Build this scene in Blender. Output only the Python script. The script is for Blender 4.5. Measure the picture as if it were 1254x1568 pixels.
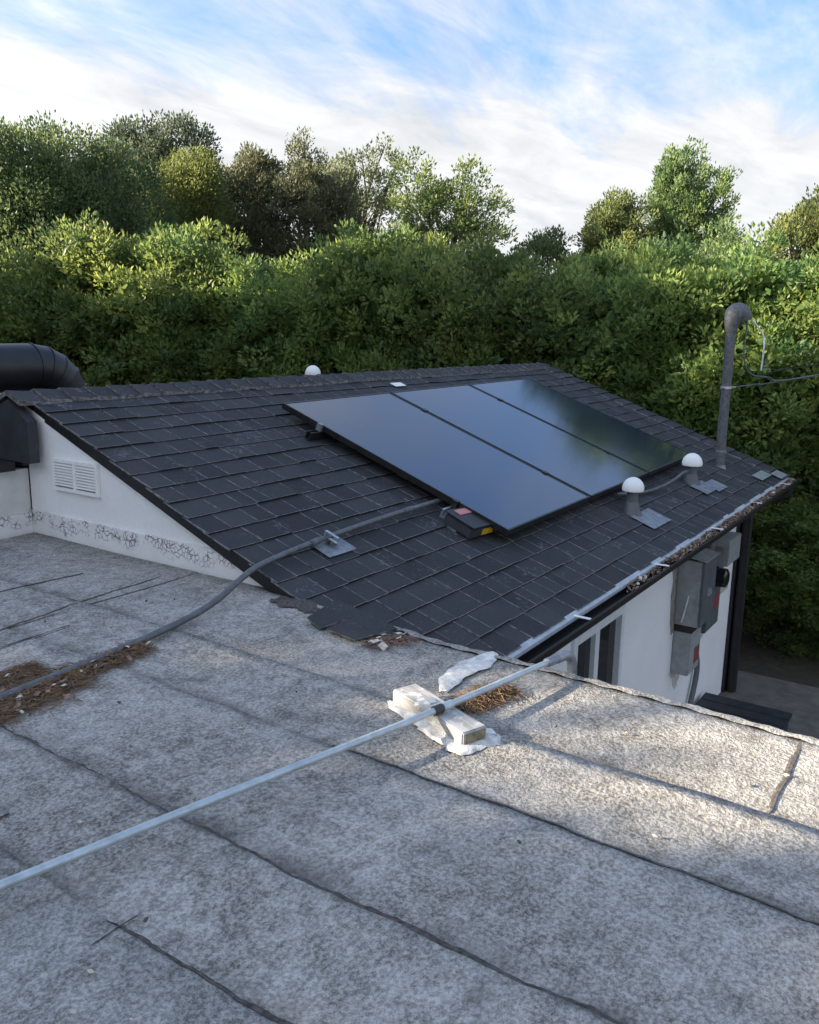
import bpy, bmesh, math, random
import numpy as np
from mathutils import Vector, Matrix
R = math.radians
random.seed(7)
for o in list(bpy.data.objects): bpy.data.objects.remove(o)
scene = bpy.context.scene
C = scene.collection

# ------------------------------------------------------------------ camera
# World: X runs along the eaves, Y along the gable wall, z = 0 is the flat roof.
cam_d = bpy.data.cameras.new('camera'); cam = bpy.data.objects.new('camera', cam_d); C.objects.link(cam)
cam_d.sensor_fit = 'HORIZONTAL'; cam_d.sensor_width = 36; cam_d.lens = 37.457
cam_d.clip_start = .05; cam_d.clip_end = 3000
rx_ = Vector((0.56635, -0.82406, 0.01294)); dn_ = Vector((-0.16519, -0.12888, -0.97781)); fw_ = Vector((0.80744, 0.55164, -0.20912))
m = Matrix.Identity(4)
for i in range(3):
    m[i][0] = rx_[i]; m[i][1] = -dn_[i]; m[i][2] = -fw_[i]
m[0][3], m[1][3], m[2][3] = 0, 0, 1.085
cam.matrix_world = m
scene.camera = cam

# ------------------------------------------------------------------ sun, sky, exposure
SUN_AZ, SUN_EL = -45.0, 19.0      # azimuth from +Y towards +X
sd = bpy.data.lights.new('sun', 'SUN'); sd.energy = 3.3; sd.angle = R(.9); sd.color = (1, .86, .66)
sun = bpy.data.objects.new('sun', sd); C.objects.link(sun)
to_sun = Vector((math.sin(R(SUN_AZ))*math.cos(R(SUN_EL)), math.cos(R(SUN_AZ))*math.cos(R(SUN_EL)), math.sin(R(SUN_EL))))
sun.rotation_euler = to_sun.to_track_quat('Z', 'Y').to_euler()

world = bpy.data.worlds.new('World'); scene.world = world; world.use_nodes = True
wt = world.node_tree; wn = wt.nodes; wl = wt.links
for n in list(wn): wn.remove(n)
def W(t, **k):
    n = wn.new(t)
    for a, b in k.items(): setattr(n, a, b)
    return n
def wmath(op, a, b=None, c=None, clamp=False):
    n = W('ShaderNodeMath', operation=op, use_clamp=clamp)
    for i, v in enumerate((a, b, c)):
        if v is None: continue
        if isinstance(v, (int, float)): n.inputs[i].default_value = v
        else: wl.new(v, n.inputs[i])
    return n.outputs[0]
tc = W('ShaderNodeTexCoord')
sky = W('ShaderNodeTexSky', sky_type='NISHITA', sun_disc=False)
sky.sun_elevation = R(SUN_EL); sky.sun_rotation = R(SUN_AZ); sky.air_density = 1.1; sky.dust_density = .25; sky.ozone_density = 3.0
lift = W('ShaderNodeVectorMath', operation='ADD'); wl.new(tc.outputs['Generated'], lift.inputs[0]); lift.inputs[1].default_value = (0, 0, .30)
nrm = W('ShaderNodeVectorMath', operation='NORMALIZE'); wl.new(lift.outputs[0], nrm.inputs[0]); wl.new(nrm.outputs[0], sky.inputs[0])
sep = W('ShaderNodeSeparateXYZ'); wl.new(tc.outputs['Generated'], sep.inputs[0])
zc = wmath('MAXIMUM', sep.outputs[2], 0.0)
den = wmath('ADD', zc, .10)
cx = wmath('DIVIDE', sep.outputs[0], den); cy = wmath('DIVIDE', sep.outputs[1], den)
comb = W('ShaderNodeCombineXYZ'); wl.new(cx, comb.inputs[0]); wl.new(cy, comb.inputs[1])
mp = W('ShaderNodeMapping'); wl.new(comb.outputs[0], mp.inputs[0]); mp.inputs['Rotation'].default_value = (0, 0, R(33)); mp.inputs['Scale'].default_value = (.45, .95, 1); mp.inputs['Location'].default_value = (.35, .1, 0)
def wnoise(scale, detail, rough, dist=0.0, loc=0.0):
    n = W('ShaderNodeTexNoise'); wl.new(mp.outputs[0], n.inputs['Vector'])
    n.inputs['Scale'].default_value = scale; n.inputs['Detail'].default_value = detail
    n.inputs['Roughness'].default_value = rough; n.inputs['Distortion'].default_value = dist
    return n.outputs[0]
big = wnoise(.9, 8, .62, .8); fine = wnoise(3.6, 8, .62, .5)
# bank of cloud over the horizon, wisps above it
el = wmath('SUBTRACT', 1.0, wmath('DIVIDE', wmath('SUBTRACT', zc, .10), .24), clamp=True)     # 1 at horizon .. 0 at ~19 deg
cov = wmath('ADD', wmath('MULTIPLY', wmath('MAXIMUM', el, .22), .80), wmath('MULTIPLY', big, 1.7))
cov = wmath('ADD', cov, wmath('MULTIPLY', fine, .42))
mask = wmath('DIVIDE', wmath('SUBTRACT', cov, 1.06), .36, clamp=True)
mask = wmath('ADD', wmath('MULTIPLY', mask, .90), .03)      # thin high veil everywhere
shade = wmath('ADD', wmath('MULTIPLY', wmath('SUBTRACT', fine, .5), 1.5), .74)
ramp = W('ShaderNodeValToRGB'); wl.new(shade, ramp.inputs[0])
ramp.color_ramp.elements[0].position = .35; ramp.color_ramp.elements[0].color = (1.08, 1.08, 1.08, 1)
ramp.color_ramp.elements[1].position = .95; ramp.color_ramp.elements[1].color = (1.55, 1.53, 1.48, 1)
# clouds glow towards the sun (forward scattering)
dt = W('ShaderNodeVectorMath', operation='DOT_PRODUCT'); wl.new(tc.outputs['Generated'], dt.inputs[0]); dt.inputs[1].default_value = to_sun
glow = wmath('ADD', wmath('MULTIPLY', wmath('POWER', wmath('MAXIMUM', dt.outputs['Value'], 0.0), 2.0), 1.8), 1.0)
sc_ = W('ShaderNodeVectorMath', operation='SCALE'); wl.new(ramp.outputs[0], sc_.inputs[0]); wl.new(glow, sc_.inputs['Scale'])
mix = W('ShaderNodeMix', data_type='RGBA')
hs = W('ShaderNodeHueSaturation'); hs.inputs['Hue'].default_value = .502; hs.inputs['Saturation'].default_value = 1.12; hs.inputs['Value'].default_value = .66
wl.new(sky.outputs[0], hs.inputs['Color'])
wl.new(mask, mix.inputs[0]); wl.new(hs.outputs[0], mix.inputs[6]); wl.new(sc_.outputs[0], mix.inputs[7])
bg = W('ShaderNodeBackground'); bg.inputs[1].default_value = .13
wl.new(mix.outputs[2], bg.inputs[0])
wo = W('ShaderNodeOutputWorld'); wl.new(bg.outputs[0], wo.inputs[0])

vs = scene.view_settings
scene.display_settings.display_device = 'sRGB'
vs.view_transform = 'Standard'; vs.look = 'None'; vs.gamma = 1; vs.exposure = 2.42; vs.use_curve_mapping = False
scene.render.engine = 'CYCLES'
scene.cycles.max_bounces = 6; scene.cycles.diffuse_bounces = 3; scene.cycles.glossy_bounces = 3; scene.cycles.transmission_bounces = 3
scene.render.resolution_x = 819; scene.render.resolution_y = 1024

# ------------------------------------------------------------------ materials
def mat(name):
    m = bpy.data.materials.new(name); m.use_nodes = True
    nt = m.node_tree; nt.nodes.clear()
    out = nt.nodes.new('ShaderNodeOutputMaterial'); b = nt.nodes.new('ShaderNodeBsdfPrincipled')
    nt.links.new(b.outputs[0], out.inputs[0])
    return m, nt, b, out
def nd(nt, t, **k):
    n = nt.nodes.new(t)
    for a, b in k.items(): setattr(n, a, b)
    return n
def mth(nt, op, a, b=None, clamp=False):
    n = nd(nt, 'ShaderNodeMath', operation=op, use_clamp=clamp)
    for i, v in enumerate((a, b)):
        if v is None: continue
        if isinstance(v, (int, float)): n.inputs[i].default_value = v
        else: nt.links.new(v, n.inputs[i])
    return n.outputs[0]
def noise(nt, scale, detail=4, rough=.55, vec=None, dist=0):
    n = nd(nt, 'ShaderNodeTexNoise')
    n.inputs['Scale'].default_value = scale; n.inputs['Detail'].default_value = detail
    n.inputs['Roughness'].default_value = rough; n.inputs['Distortion'].default_value = dist
    if vec is None:
        g = nd(nt, 'ShaderNodeNewGeometry'); vec = g.outputs['Position']
    nt.links.new(vec, n.inputs['Vector'])
    return n.outputs[0]
def rng_(nt, v, a, b, c=0, d=1):
    n = nd(nt, 'ShaderNodeMapRange'); nt.links.new(v, n.inputs[0])
    for i, q in enumerate((a, b, c, d)): n.inputs[i+1].default_value = q
    return n.outputs[0]
def mixc(nt, f, a, b):
    n = nd(nt, 'ShaderNodeMix', data_type='RGBA')
    for i, v in ((0, f), (6, a), (7, b)):
        if isinstance(v, (int, float)): n.inputs[i].default_value = v
        elif isinstance(v, tuple): n.inputs[i].default_value = v + (1,) if len(v) == 3 else v
        else: nt.links.new(v, n.inputs[i])
    return n.outputs[2]
def bump(nt, b, h, strength=.4, dist=.01):
    n = nd(nt, 'ShaderNodeBump'); n.inputs['Strength'].default_value = strength; n.inputs['Distance'].default_value = dist
    nt.links.new(h, n.inputs['Height']); nt.links.new(n.outputs[0], b.inputs['Normal'])
def simple(name, col, rough=.6, metal=0, vary=.25, scale=20, bmp=0, spec=None):
    m, nt, b, o = mat(name)
    f = rng_(nt, noise(nt, scale, 5, .6), .3, .7)
    lo = tuple(c*(1-vary) for c in col); hi = tuple(min(1, c*(1+vary)) for c in col)
    nt.links.new(mixc(nt, f, lo, hi), b.inputs['Base Color'])
    b.inputs['Roughness'].default_value = rough; b.inputs['Metallic'].default_value = metal
    if spec is not None: b.inputs['Specular IOR Level'].default_value = spec
    if bmp: bump(nt, b, noise(nt, scale*4, 4), bmp, .004)
    return m

def mk_rollroof():
    m, nt, b, o = mat('mineral_roll_roofing')
    sp = rng_(nt, noise(nt, 105, 3, .62), .40, .60)
    sp2 = rng_(nt, noise(nt, 300, 2, .6), .36, .64)
    md = rng_(nt, noise(nt, 20, 6, .65, dist=.6), .36, .66)
    lg = rng_(nt, noise(nt, 2.3, 5, .6, dist=.6), .36, .66)
    v = mth(nt, 'ADD', mth(nt, 'MULTIPLY', sp, .32), mth(nt, 'MULTIPLY', sp2, .22))
    v = mth(nt, 'ADD', v, mth(nt, 'MULTIPLY', md, .27)); v = mth(nt, 'ADD', v, mth(nt, 'MULTIPLY', lg, .19))
    r = nd(nt, 'ShaderNodeValToRGB'); nt.links.new(v, r.inputs[0])
    e = r.color_ramp.elements
    e[0].position = .12; e[0].color = (.115, .108, .098, 1); e[1].position = .88; e[1].color = (.60, .575, .535, 1)
    q = e.new(.45); q.color = (.335, .316, .288, 1)
    # dark algae blotches
    al = rng_(nt, mth(nt, 'MULTIPLY', noise(nt, 3.4, 6, .7, dist=1.2), noise(nt, 11, 5, .7)), .29, .42)
    col = mixc(nt, mth(nt, 'MULTIPLY', al, .62), r.outputs[0], (.12, .115, .11))
    # dirt washed up against the far side of each lap
    g = nd(nt, 'ShaderNodeNewGeometry'); sx_ = nd(nt, 'ShaderNodeSeparateXYZ'); nt.links.new(g.outputs['Position'], sx_.inputs[0])
    wob = mth(nt, 'MULTIPLY', mth(nt, 'SUBTRACT', noise(nt, 7, 4, .6), .5), .05); dirt = None
    for sm, wd_ in ((.845, .05), (1.142, .09), (1.61, .05), (1.937, .06)):
        dd = mth(nt, 'SUBTRACT', mth(nt, 'ADD', sx_.outputs[0], wob), sm)
        q_ = mth(nt, 'MULTIPLY', rng_(nt, dd, 0, wd_, 1, 0), rng_(nt, dd, -.012, .002))
        dirt = q_ if dirt is None else mth(nt, 'MAXIMUM', dirt, q_)
    dirt = mth(nt, 'MULTIPLY', dirt, rng_(nt, noise(nt, 3.1, 5, .65), .35, .62))
    col = mixc(nt, mth(nt, 'MULTIPLY', dirt, .8), col, (.085, .077, .070))
    nt.links.new(col, b.inputs['Base Color']); b.inputs['Roughness'].default_value = .95
    b.inputs['Specular IOR Level'].default_value = .2
    bump(nt, b, mth(nt, 'ADD', sp, mth(nt, 'MULTIPLY', md, 1.5)), .5, .006)
    return m
def mk_shingle(name, objrand):
    m, nt, b, o = mat(name)
    if objrand:
        oi = nd(nt, 'ShaderNodeObjectInfo'); rv = oi.outputs['Random']
    else:
        at = nd(nt, 'ShaderNodeAttribute'); at.attribute_name = 'tint'; rv = at.outputs['Fac']
    g = rng_(nt, noise(nt, 160, 3, .7), .3, .7)
    lg = rng_(nt, noise(nt, 2.2, 4, .6), .3, .7)
    v = mth(nt, 'ADD', mth(nt, 'MULTIPLY', rv, .34), mth(nt, 'MULTIPLY', g, .44)); v = mth(nt, 'ADD', v, mth(nt, 'MULTIPLY', lg, .2))
    r = nd(nt, 'ShaderNodeValToRGB'); nt.links.new(v, r.inputs[0]); e = r.color_ramp.elements
    e[0].position = .1; e[0].color = (.015, .016, .0185, 1); e[1].position = .95; e[1].color = (.062, .065, .071, 1)
    sc = rng_(nt, mth(nt, 'MULTIPLY', noise(nt, 5.5, 3, .6), noise(nt, 45, 4, .7)), .33, .43)
    col = mixc(nt, mth(nt, 'MULTIPLY', sc, .34), r.outputs[0], (.30, .31, .33))
    br = rng_(nt, noise(nt, 1.6, 3, .5), .60, .72)
    col = mixc(nt, mth(nt, 'MULTIPLY', br, .2), col, (.075, .050, .042))
    nt.links.new(col, b.inputs['Base Color']); b.inputs['Roughness'].default_value = .8
    b.inputs['Specular IOR Level'].default_value = .35
    bump(nt, b, g, .5, .003)
    return m
def mk_stucco():
    m, nt, b, o = mat('white_stucco')
    f = rng_(nt, noise(nt, 3, 5, .6), .3, .75); f2 = rng_(nt, noise(nt, 40, 4), .3, .7)
    col = mixc(nt, f, (.84, .835, .82), (.91, .905, .89)); col = mixc(nt, mth(nt, 'MULTIPLY', f2, .12), col, (.55, .54, .52))
    nt.links.new(col, b.inputs['Base Color']); b.inputs['Roughness'].default_value = .9
    bump(nt, b, noise(nt, 70, 4), .35, .004)
    return m
def mk_cracked():
    # elastomeric coating at the wall foot, cracked like a dried mud crust in a band
    m, nt, b, o = mat('cracked_white_coating')
    g = nd(nt, 'ShaderNodeNewGeometry')
    nz = nd(nt, 'ShaderNodeTexNoise'); nz.inputs['Scale'].default_value = 9; nz.inputs['Detail'].default_value = 4; nt.links.new(g.outputs['Position'], nz.inputs['Vector'])
    va = nd(nt, 'ShaderNodeVectorMath', operation='MULTIPLY_ADD'); nt.links.new(nz.outputs['Color'], va.inputs[0]); va.inputs[1].default_value = (.06, .06, .06); nt.links.new(g.outputs['Position'], va.inputs[2])
    vo = nd(nt, 'ShaderNodeTexVoronoi', feature='DISTANCE_TO_EDGE'); vo.inputs['Scale'].default_value = 42; nt.links.new(va.outputs[0], vo.inputs['Vector'])
    cr = rng_(nt, vo.outputs['Distance'], .02, .10, 1, 0)
    sp = nd(nt, 'ShaderNodeSeparateXYZ'); nt.links.new(g.outputs['Position'], sp.inputs[0])
    zz = mth(nt, 'ADD', sp.outputs[2], mth(nt, 'MULTIPLY', mth(nt, 'SUBTRACT', noise(nt, 5, 4), .5), .17))
    band = mth(nt, 'MULTIPLY', rng_(nt, zz, .035, .06), rng_(nt, zz, .105, .135, 1, 0))
    gate = rng_(nt, noise(nt, 14, 4), .42, .52)
    k = mth(nt, 'MULTIPLY', mth(nt, 'MULTIPLY', cr, band), gate)
    f = rng_(nt, noise(nt, 6, 5, .6), .3, .7)
    col = mixc(nt, f, (.78, .77, .75), (.87, .86, .84))
    col = mixc(nt, mth(nt, 'MULTIPLY', k, .9), col, (.06, .06, .06))
    nt.links.new(col, b.inputs['Base Color']); b.inputs['Roughness'].default_value = .8
    bump(nt, b, mth(nt, 'SUBTRACT', noise(nt, 50, 4), k), .5, .006)
    return m
def mk_leaf(name, c0, c1, trans=.4, gloss=.45):
    m, nt, b, o = mat(name)
    at = nd(nt, 'ShaderNodeAttribute'); at.attribute_name = 'tint'
    oi = nd(nt, 'ShaderNodeObjectInfo')
    col = mixc(nt, at.outputs['Fac'], c0, c1)
    h = nd(nt, 'ShaderNodeHueSaturation'); nt.links.new(col, h.inputs['Color'])
    nt.links.new(rng_(nt, oi.outputs['Random'], 0, 1, .82, 1.18), h.inputs['Value'])
    nt.links.new(rng_(nt, oi.outputs['Random'], 0, 1, .49, .51), h.inputs['Hue'])
    nt.links.new(h.outputs[0], b.inputs['Base Color']); b.inputs['Roughness'].default_value = gloss
    b.inputs['Specular IOR Level'].default_value = .35
    tr = nd(nt, 'ShaderNodeBsdfTranslucent')
    h2 = nd(nt, 'ShaderNodeHueSaturation'); nt.links.new(h.outputs[0], h2.inputs['Color']); h2.inputs['Value'].default_value = 1.7; h2.inputs['Hue'].default_value = .485
    nt.links.new(h2.outputs[0], tr.inputs[0])
    ms = nd(nt, 'ShaderNodeMixShader'); ms.inputs[0].default_value = trans
    nt.links.new(b.outputs[0], ms.inputs[1]); nt.links.new(tr.outputs[0], ms.inputs[2]); nt.links.new(ms.outputs[0], o.inputs[0])
    return m
def mk_panel():
    m, nt, b, o = mat('solar_glass')
    nt.links.new(mixc(nt, rng_(nt, noise(nt, 1.5, 4), .3, .7), (.010, .018, .042), (.014, .024, .052)), b.inputs['Base Color'])
    nt.links.new(rng_(nt, noise(nt, 3, 5, .6), .3, .7, .10, .15), b.inputs['Roughness'])
    b.inputs['IOR'].default_value = 1.95
    b.inputs['Specular Tint'].default_value = (.52, .72, 1, 1)
    return m
def mk_wood():
    m, nt, b, o = mat('painted_weathered_wood')
    tcn = nd(nt, 'ShaderNodeTexCoord'); mpn = nd(nt, 'ShaderNodeMapping'); nt.links.new(tcn.outputs['Object'], mpn.inputs[0]); mpn.inputs['Scale'].default_value = (60, 6, 60)
    g = noise(nt, 1, 5, .6, mpn.outputs[0], 1.0); p = noise(nt, 30, 4, .6)
    col = mixc(nt, rng_(nt, g, .35, .65), (.30, .29, .275), (.52, .51, .49)); col = mixc(nt, rng_(nt, p, .55, .66), col, (.66, .655, .63))
    nt.links.new(col, b.inputs['Base Color']); b.inputs['Roughness'].default_value = .85; bump(nt, b, g, .5, .004)
    return m
def mk_ground():
    m, nt, b, o = mat('soil')
    a = rng_(nt, noise(nt, 8, 6, .7), .3, .7); c = rng_(nt, noise(nt, .8, 4), .35, .65)
    col = mixc(nt, a, (.035, .027, .020), (.10, .08, .058)); col = mixc(nt, mth(nt, 'MULTIPLY', c, .4), col, (.05, .06, .03))
    nt.links.new(col, b.inputs['Base Color']); b.inputs['Roughness'].default_value = 1; bump(nt, b, a, .8, .03)
    return m

ROLL = mk_rollroof(); SHO = mk_shingle('asphalt_shingle_piece', True); SHF = mk_shingle('asphalt_shingle_field', False)
STUCCO = mk_stucco(); CRACK = mk_cracked(); PANEL = mk_panel(); WOOD = mk_wood(); SOIL = mk_ground()
SH_EDGE = simple('worn_shingle_edge', (.15, .148, .145), .9, vary=.85, scale=38)
TAR = simple('asphalt_tar', (.075, .066, .060), .95, vary=.75, scale=70, bmp=.5)
BLACK = simple('black_painted_trim', (.014, .014, .015), .5, vary=.3, scale=12)
DKGREY = simple('dark_grey_paint', (.035, .037, .042), .6, vary=.3, scale=9)
GALV = simple('galvanized_steel', (.50, .53, .56), .42, .75, vary=.25, scale=25)
EMT = simple('galvanized_conduit', (.46, .52, .54), .38, .45, vary=.18, scale=30)
DKCON = simple('weathered_grey_conduit', (.12, .128, .132), .5, .35, vary=.3, scale=30)
MAST = simple('weathered_mast_steel', (.13, .135, .145), .6, .35, vary=.4, scale=35)
LEAD = simple('lead_flashing', (.24, .26, .29), .5, .4, vary=.35, scale=22)
ALU = simple('bright_aluminium', (.75, .77, .78), .3, .9, vary=.1)
FRAME = simple('black_anodised_frame', (.030, .030, .030), .38, .5, vary=.3)
WHITE = simple('white_cap_plastic', (.84, .84, .82), .5, vary=.04)
WPAINT = simple('white_window_paint', (.74, .75, .75), .5, vary=.08)
SEAL = simple('white_roof_sealant', (.64, .63, .60), .75, vary=.36, scale=38, bmp=.8)
MBOX = simple('grey_enclosure_paint', (.30, .31, .31), .55, vary=.2, scale=14)
MBOX2 = simple('dark_enclosure_paint', (.10, .11, .12), .5, vary=.25, scale=14)
BEIGE = simple('beige_enclosure_paint', (.48, .44, .36), .6, vary=.15)
CONC = simple('concrete_path', (.15, .135, .115), .95, vary=.3, scale=6, bmp=.3)
DKWOOD = simple('dark_stained_wood', (.026, .028, .034), .65, vary=.4, scale=14)
BARK = simple('bark', (.085, .07, .055), .95, vary=.4, scale=20, bmp=.6)
NEEDLE = simple('dry_needles', (.185, .115, .065), .9, vary=.5, scale=50)
NEEDLE2 = simple('dry_leaf_litter', (.21, .135, .095), .9, vary=.8, scale=70)
PALE = simple('pale_leaf_scraps', (.58, .53, .45), .9, vary=.3, scale=70)
RED = simple('red_warning_print', (.22, .05, .05), .6, vary=.1)
PINK = simple('faded_red_label', (.50, .20, .19), .6, vary=.1)
YEL = simple('yellow_label', (.70, .42, .02), .6, vary=.1)
RUBBER = simple('black_rubber', (.018, .018, .02), .6)
COPPER = simple('wire_copper', (.55, .28, .16), .5, .5)
CLOTHW = simple('white_cable', (.62, .62, .60), .6)
GREENW = simple('greenish_tape', (.30, .42, .38), .6)
HILLM = simple('hill_scrub', (.06, .09, .10), 1, vary=.3, scale=.05)
m_, nt_, b_, o_ = mat('window_glass'); b_.inputs['Base Color'].default_value = (.012, .016, .018, 1); b_.inputs['Roughness'].default_value = .05
nt_.links.new(mixc(nt_, noise(nt_, 2, 2), (.008, .011, .012), (.018, .020, .021)), b_.inputs['Base Color']); GLASS = m_

# ------------------------------------------------------------------ mesh helpers
def link(name, me, material=None, parent=None):
    o = bpy.data.objects.new(name, me); C.objects.link(o)
    if material is not None and me is not None and not me.materials: me.materials.append(material)
    if parent is not None: o.parent = parent
    return o
def empty(name, loc=(0, 0, 0)):
    o = bpy.data.objects.new(name, None); C.objects.link(o); o.location = loc; o.empty_display_size = .2
    return o
def tag(o, label=None, cat=None, group=None, kind=None):
    if label: o['label'] = label
    if cat: o['category'] = cat
    if group: o['group'] = group
    if kind: o['kind'] = kind
    return o
class MB:
    def __init__(s): s.v = []; s.f = []; s.mi = []
    def add(s, vs, fs, mi=0):
        n = len(s.v); s.v += [tuple(q) for q in vs]; s.f += [tuple(i+n for i in f) for f in fs]; s.mi += [mi]*len(fs); return s
    def box(s, x0, x1, y0, y1, z0, z1, M=None, mi=0):
        vs = [Vector((x, y, z)) for x in (x0, x1) for y in (y0, y1) for z in (z0, z1)]
        if M is not None: vs = [M @ q for q in vs]
        return s.add(vs, [(0, 1, 3, 2), (4, 6, 7, 5), (0, 4, 5, 1), (2, 3, 7, 6), (0, 2, 6, 4), (1, 5, 7, 3)], mi)
    def tube(s, pts, r, n=12, cap=True, mi=0):
        pts = [Vector(p) for p in pts]; rs = r if isinstance(r, (list, tuple)) else [r]*len(pts)
        rings = []; up = None
        for i, p in enumerate(pts):
            d = (pts[min(i+1, len(pts)-1)] - pts[max(i-1, 0)]).normalized()
            if up is None: up = Vector((0, 0, 1)) if abs(d.z) < .9 else Vector((1, 0, 0))
            a = d.cross(up).normalized(); b = a.cross(d).normalized(); up = b
            rings.append([p + (a*math.cos(2*math.pi*k/n) + b*math.sin(2*math.pi*k/n))*rs[i] for k in range(n)])
        vs = [q for g in rings for q in g]; fs = []
        for i in range(len(pts)-1):
            for k in range(n):
                fs.append((i*n+k, i*n+(k+1) % n, (i+1)*n+(k+1) % n, (i+1)*n+k))
        if cap: fs += [tuple(range(n-1, -1, -1)), tuple(range((len(pts)-1)*n, len(pts)*n))]
        return s.add(vs, fs, mi)
    def lathe(s, prof, c, n=24, M=None, mi=0):
        vs = []; fs = []
        for r, z in prof:
            for k in range(n):
                q = Vector((r*math.cos(2*math.pi*k/n), r*math.sin(2*math.pi*k/n), z))
                vs.append((M @ q if M is not None else q) + Vector(c))
        for i in range(len(prof)-1):
            for k in range(n): fs.append((i*n+k, i*n+(k+1) % n, (i+1)*n+(k+1) % n, (i+1)*n+k))
        return s.add(vs, fs, mi)
    def prism(s, poly, d, mi=0):
        poly = [Vector(p) for p in poly]; d = Vector(d); n = len(poly)
        return s.add(poly + [p + d for p in poly], [tuple(range(n-1, -1, -1)), tuple(range(n, 2*n))] + [(i, (i+1) % n, n+(i+1) % n, n+i) for i in range(n)], mi)
    def build(s, name, material, parent=None, smooth=False, bevel=0, fix=True):
        me = bpy.data.meshes.new(name); me.from_pydata(s.v, [], s.f)
        for mm in (material if isinstance(material, (list, tuple)) else [material]): me.materials.append(mm)
        me.polygons.foreach_set('material_index', s.mi)
        if fix or bevel:
            bm = bmesh.new(); bm.from_mesh(me)
            if bevel: bmesh.ops.bevel(bm, geom=bm.edges[:], offset=bevel, segments=2, affect='EDGES', clamp_overlap=True)
            bmesh.ops.recalc_face_normals(bm, faces=bm.faces[:]); bm.to_mesh(me); bm.free()
        if smooth:
            me.polygons.foreach_set('use_smooth', [True]*len(me.polygons))
            try: me.set_sharp_from_angle(angle=R(40))
            except Exception: pass
        me.update()
        return link(name, me, None, parent)
def bez(p, n=10):
    # Catmull-Rom through points
    p = [Vector(q) for q in p]; p = [p[0]*2-p[1]] + p + [p[-1]*2-p[-2]]; out = []
    for i in range(1, len(p)-2):
        for k in range(n):
            t = k/n; a, b, c, d = p[i-1], p[i], p[i+1], p[i+2]
            out.append(.5*((2*b) + (c-a)*t + (2*a-5*b+4*c-d)*t*t + (3*b-a-3*c+d)*t**3))
    out.append(p[-2]); return out

# roof frame of the shingled slope
TH = R(20.33); CT, ST = math.cos(TH), math.sin(TH)
YE, ZE = 1.56, -.242; SL = 2.778; YR, ZR = YE + SL*CT, ZE + SL*ST
def RP(x, s, t=0): return Vector((x, YE + s*CT - t*ST, ZE + s*ST + t*CT))
RM = Matrix(((1, 0, 0, 0), (0, CT, -ST, YE), (0, ST, CT, ZE), (0, 0, 0, 1)))
def y2s(y, t=0): return (y - YE + t*ST)/CT
ROOF_X1 = 8.72
def left_edge(s): return 2.452 + .028*s

# ------------------------------------------------------------------ terrain
GZ = -2.5
g = MB(); g.add([(-400, -400, GZ), (600, -400, GZ), (600, 600, GZ), (-400, 600, GZ)], [(0, 1, 2, 3)])
tag(g.build('ground', SOIL), kind='structure')
p = MB(); p.box(7.0, 9.2, -6, 12, GZ-.1, GZ+.02)
tag(p.build('path', CONC), kind='structure')
h = MB(); hn = 40
hv = []; hf = []
for j in range(6):
    for i in range(hn):
        a = R(-10 + i*120/(hn-1)); rr = 330 + j*60
        z = GZ + (0, 14, 24, 30, 34, 36)[j]*(1 + .22*math.sin(i*.9+1) + .12*math.sin(i*2.3+j))
        hv.append((rr*math.sin(a), rr*math.cos(a), z if j else GZ-1))
for j in range(5):
    for i in range(hn-1): hf.append((j*hn+i, j*hn+i+1, (j+1)*hn+i+1, (j+1)*hn+i))
h.add(hv, hf); tag(h.build('hill', HILLM, smooth=True), kind='structure')

# ------------------------------------------------------------------ house with the shingled gable roof
house = empty('house', (2.53, 1.94, GZ))
tag(house, 'white stucco house with black shingle gable roof carrying the solar panels', 'house')
HP = Matrix.Translation((-2.53, -1.94, -GZ))
def hpart(o, parent=None):
    o.parent = parent if parent is not None else house
    if parent is None: o.matrix_parent_inverse = HP
    return o
WX0, WX1, WY, WYR = 2.53, 8.5, 1.94, 6.4
def soff(y): # underside of roof deck
    return (ZE + (y-YE)*ST/CT if y <= YR else ZR - (y-YR)*ST/CT) - .045
# front wall with window opening
wx0, wx1, wz0, wz1 = 4.60, 5.45, -1.95, -.735
fw = MB(); yb = WY + .14; zt = soff(WY) - .01
for a in ((WX0, wx0, GZ, zt), (wx1, WX1, GZ, zt), (wx0, wx1, GZ, wz0), (wx0, wx1, wz1, zt)):
    fw.box(a[0], a[1], WY, yb, a[2], a[3])
hpart(fw.build('wall', STUCCO))
gw = MB()
def gable(x0, d, y0, y1, zb, mats=0):
    ys = [y0, YR, y1] if y0 < YR < y1 else [y0, y1]
    gw.prism([(x0, y0, zb), (x0, y1, zb)] + [(x0, y, soff(y)) for y in reversed(ys)], (d, 0, 0))
ycut = YE + (.125+.045-ZE)*CT/ST + .004
gw = MB(); gable(WX0, .12, ycut, 4.16, .125); hpart(gw.build('gable_wall', STUCCO))
gw = MB(); yb0 = WY+.142; gw.prism([(WX0-.012, yb0, GZ), (WX0-.012, 4.16, GZ), (WX0-.012, 4.16, .1245), (WX0-.012, ycut-.002, .1245), (WX0-.012, yb0, soff(yb0)-.002)], (.132, 0, 0)); hpart(gw.build('wall_base_coating', CRACK))
gw = MB(); gable(WX0-.03, .15, 4.165, WYR, .36); hpart(gw.build('dark_gable_panel', DKGREY))
gw = MB(); gable(WX1-.14, .14, WY + .142, WYR, GZ); hpart(gw.build('gable_wall', STUCCO))
bw = MB(); bw.box(WX0, WX1-.145, WYR+.002, WYR+.14, GZ, soff(WYR+.14)-.01); hpart(bw.build('wall', STUCCO))
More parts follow.
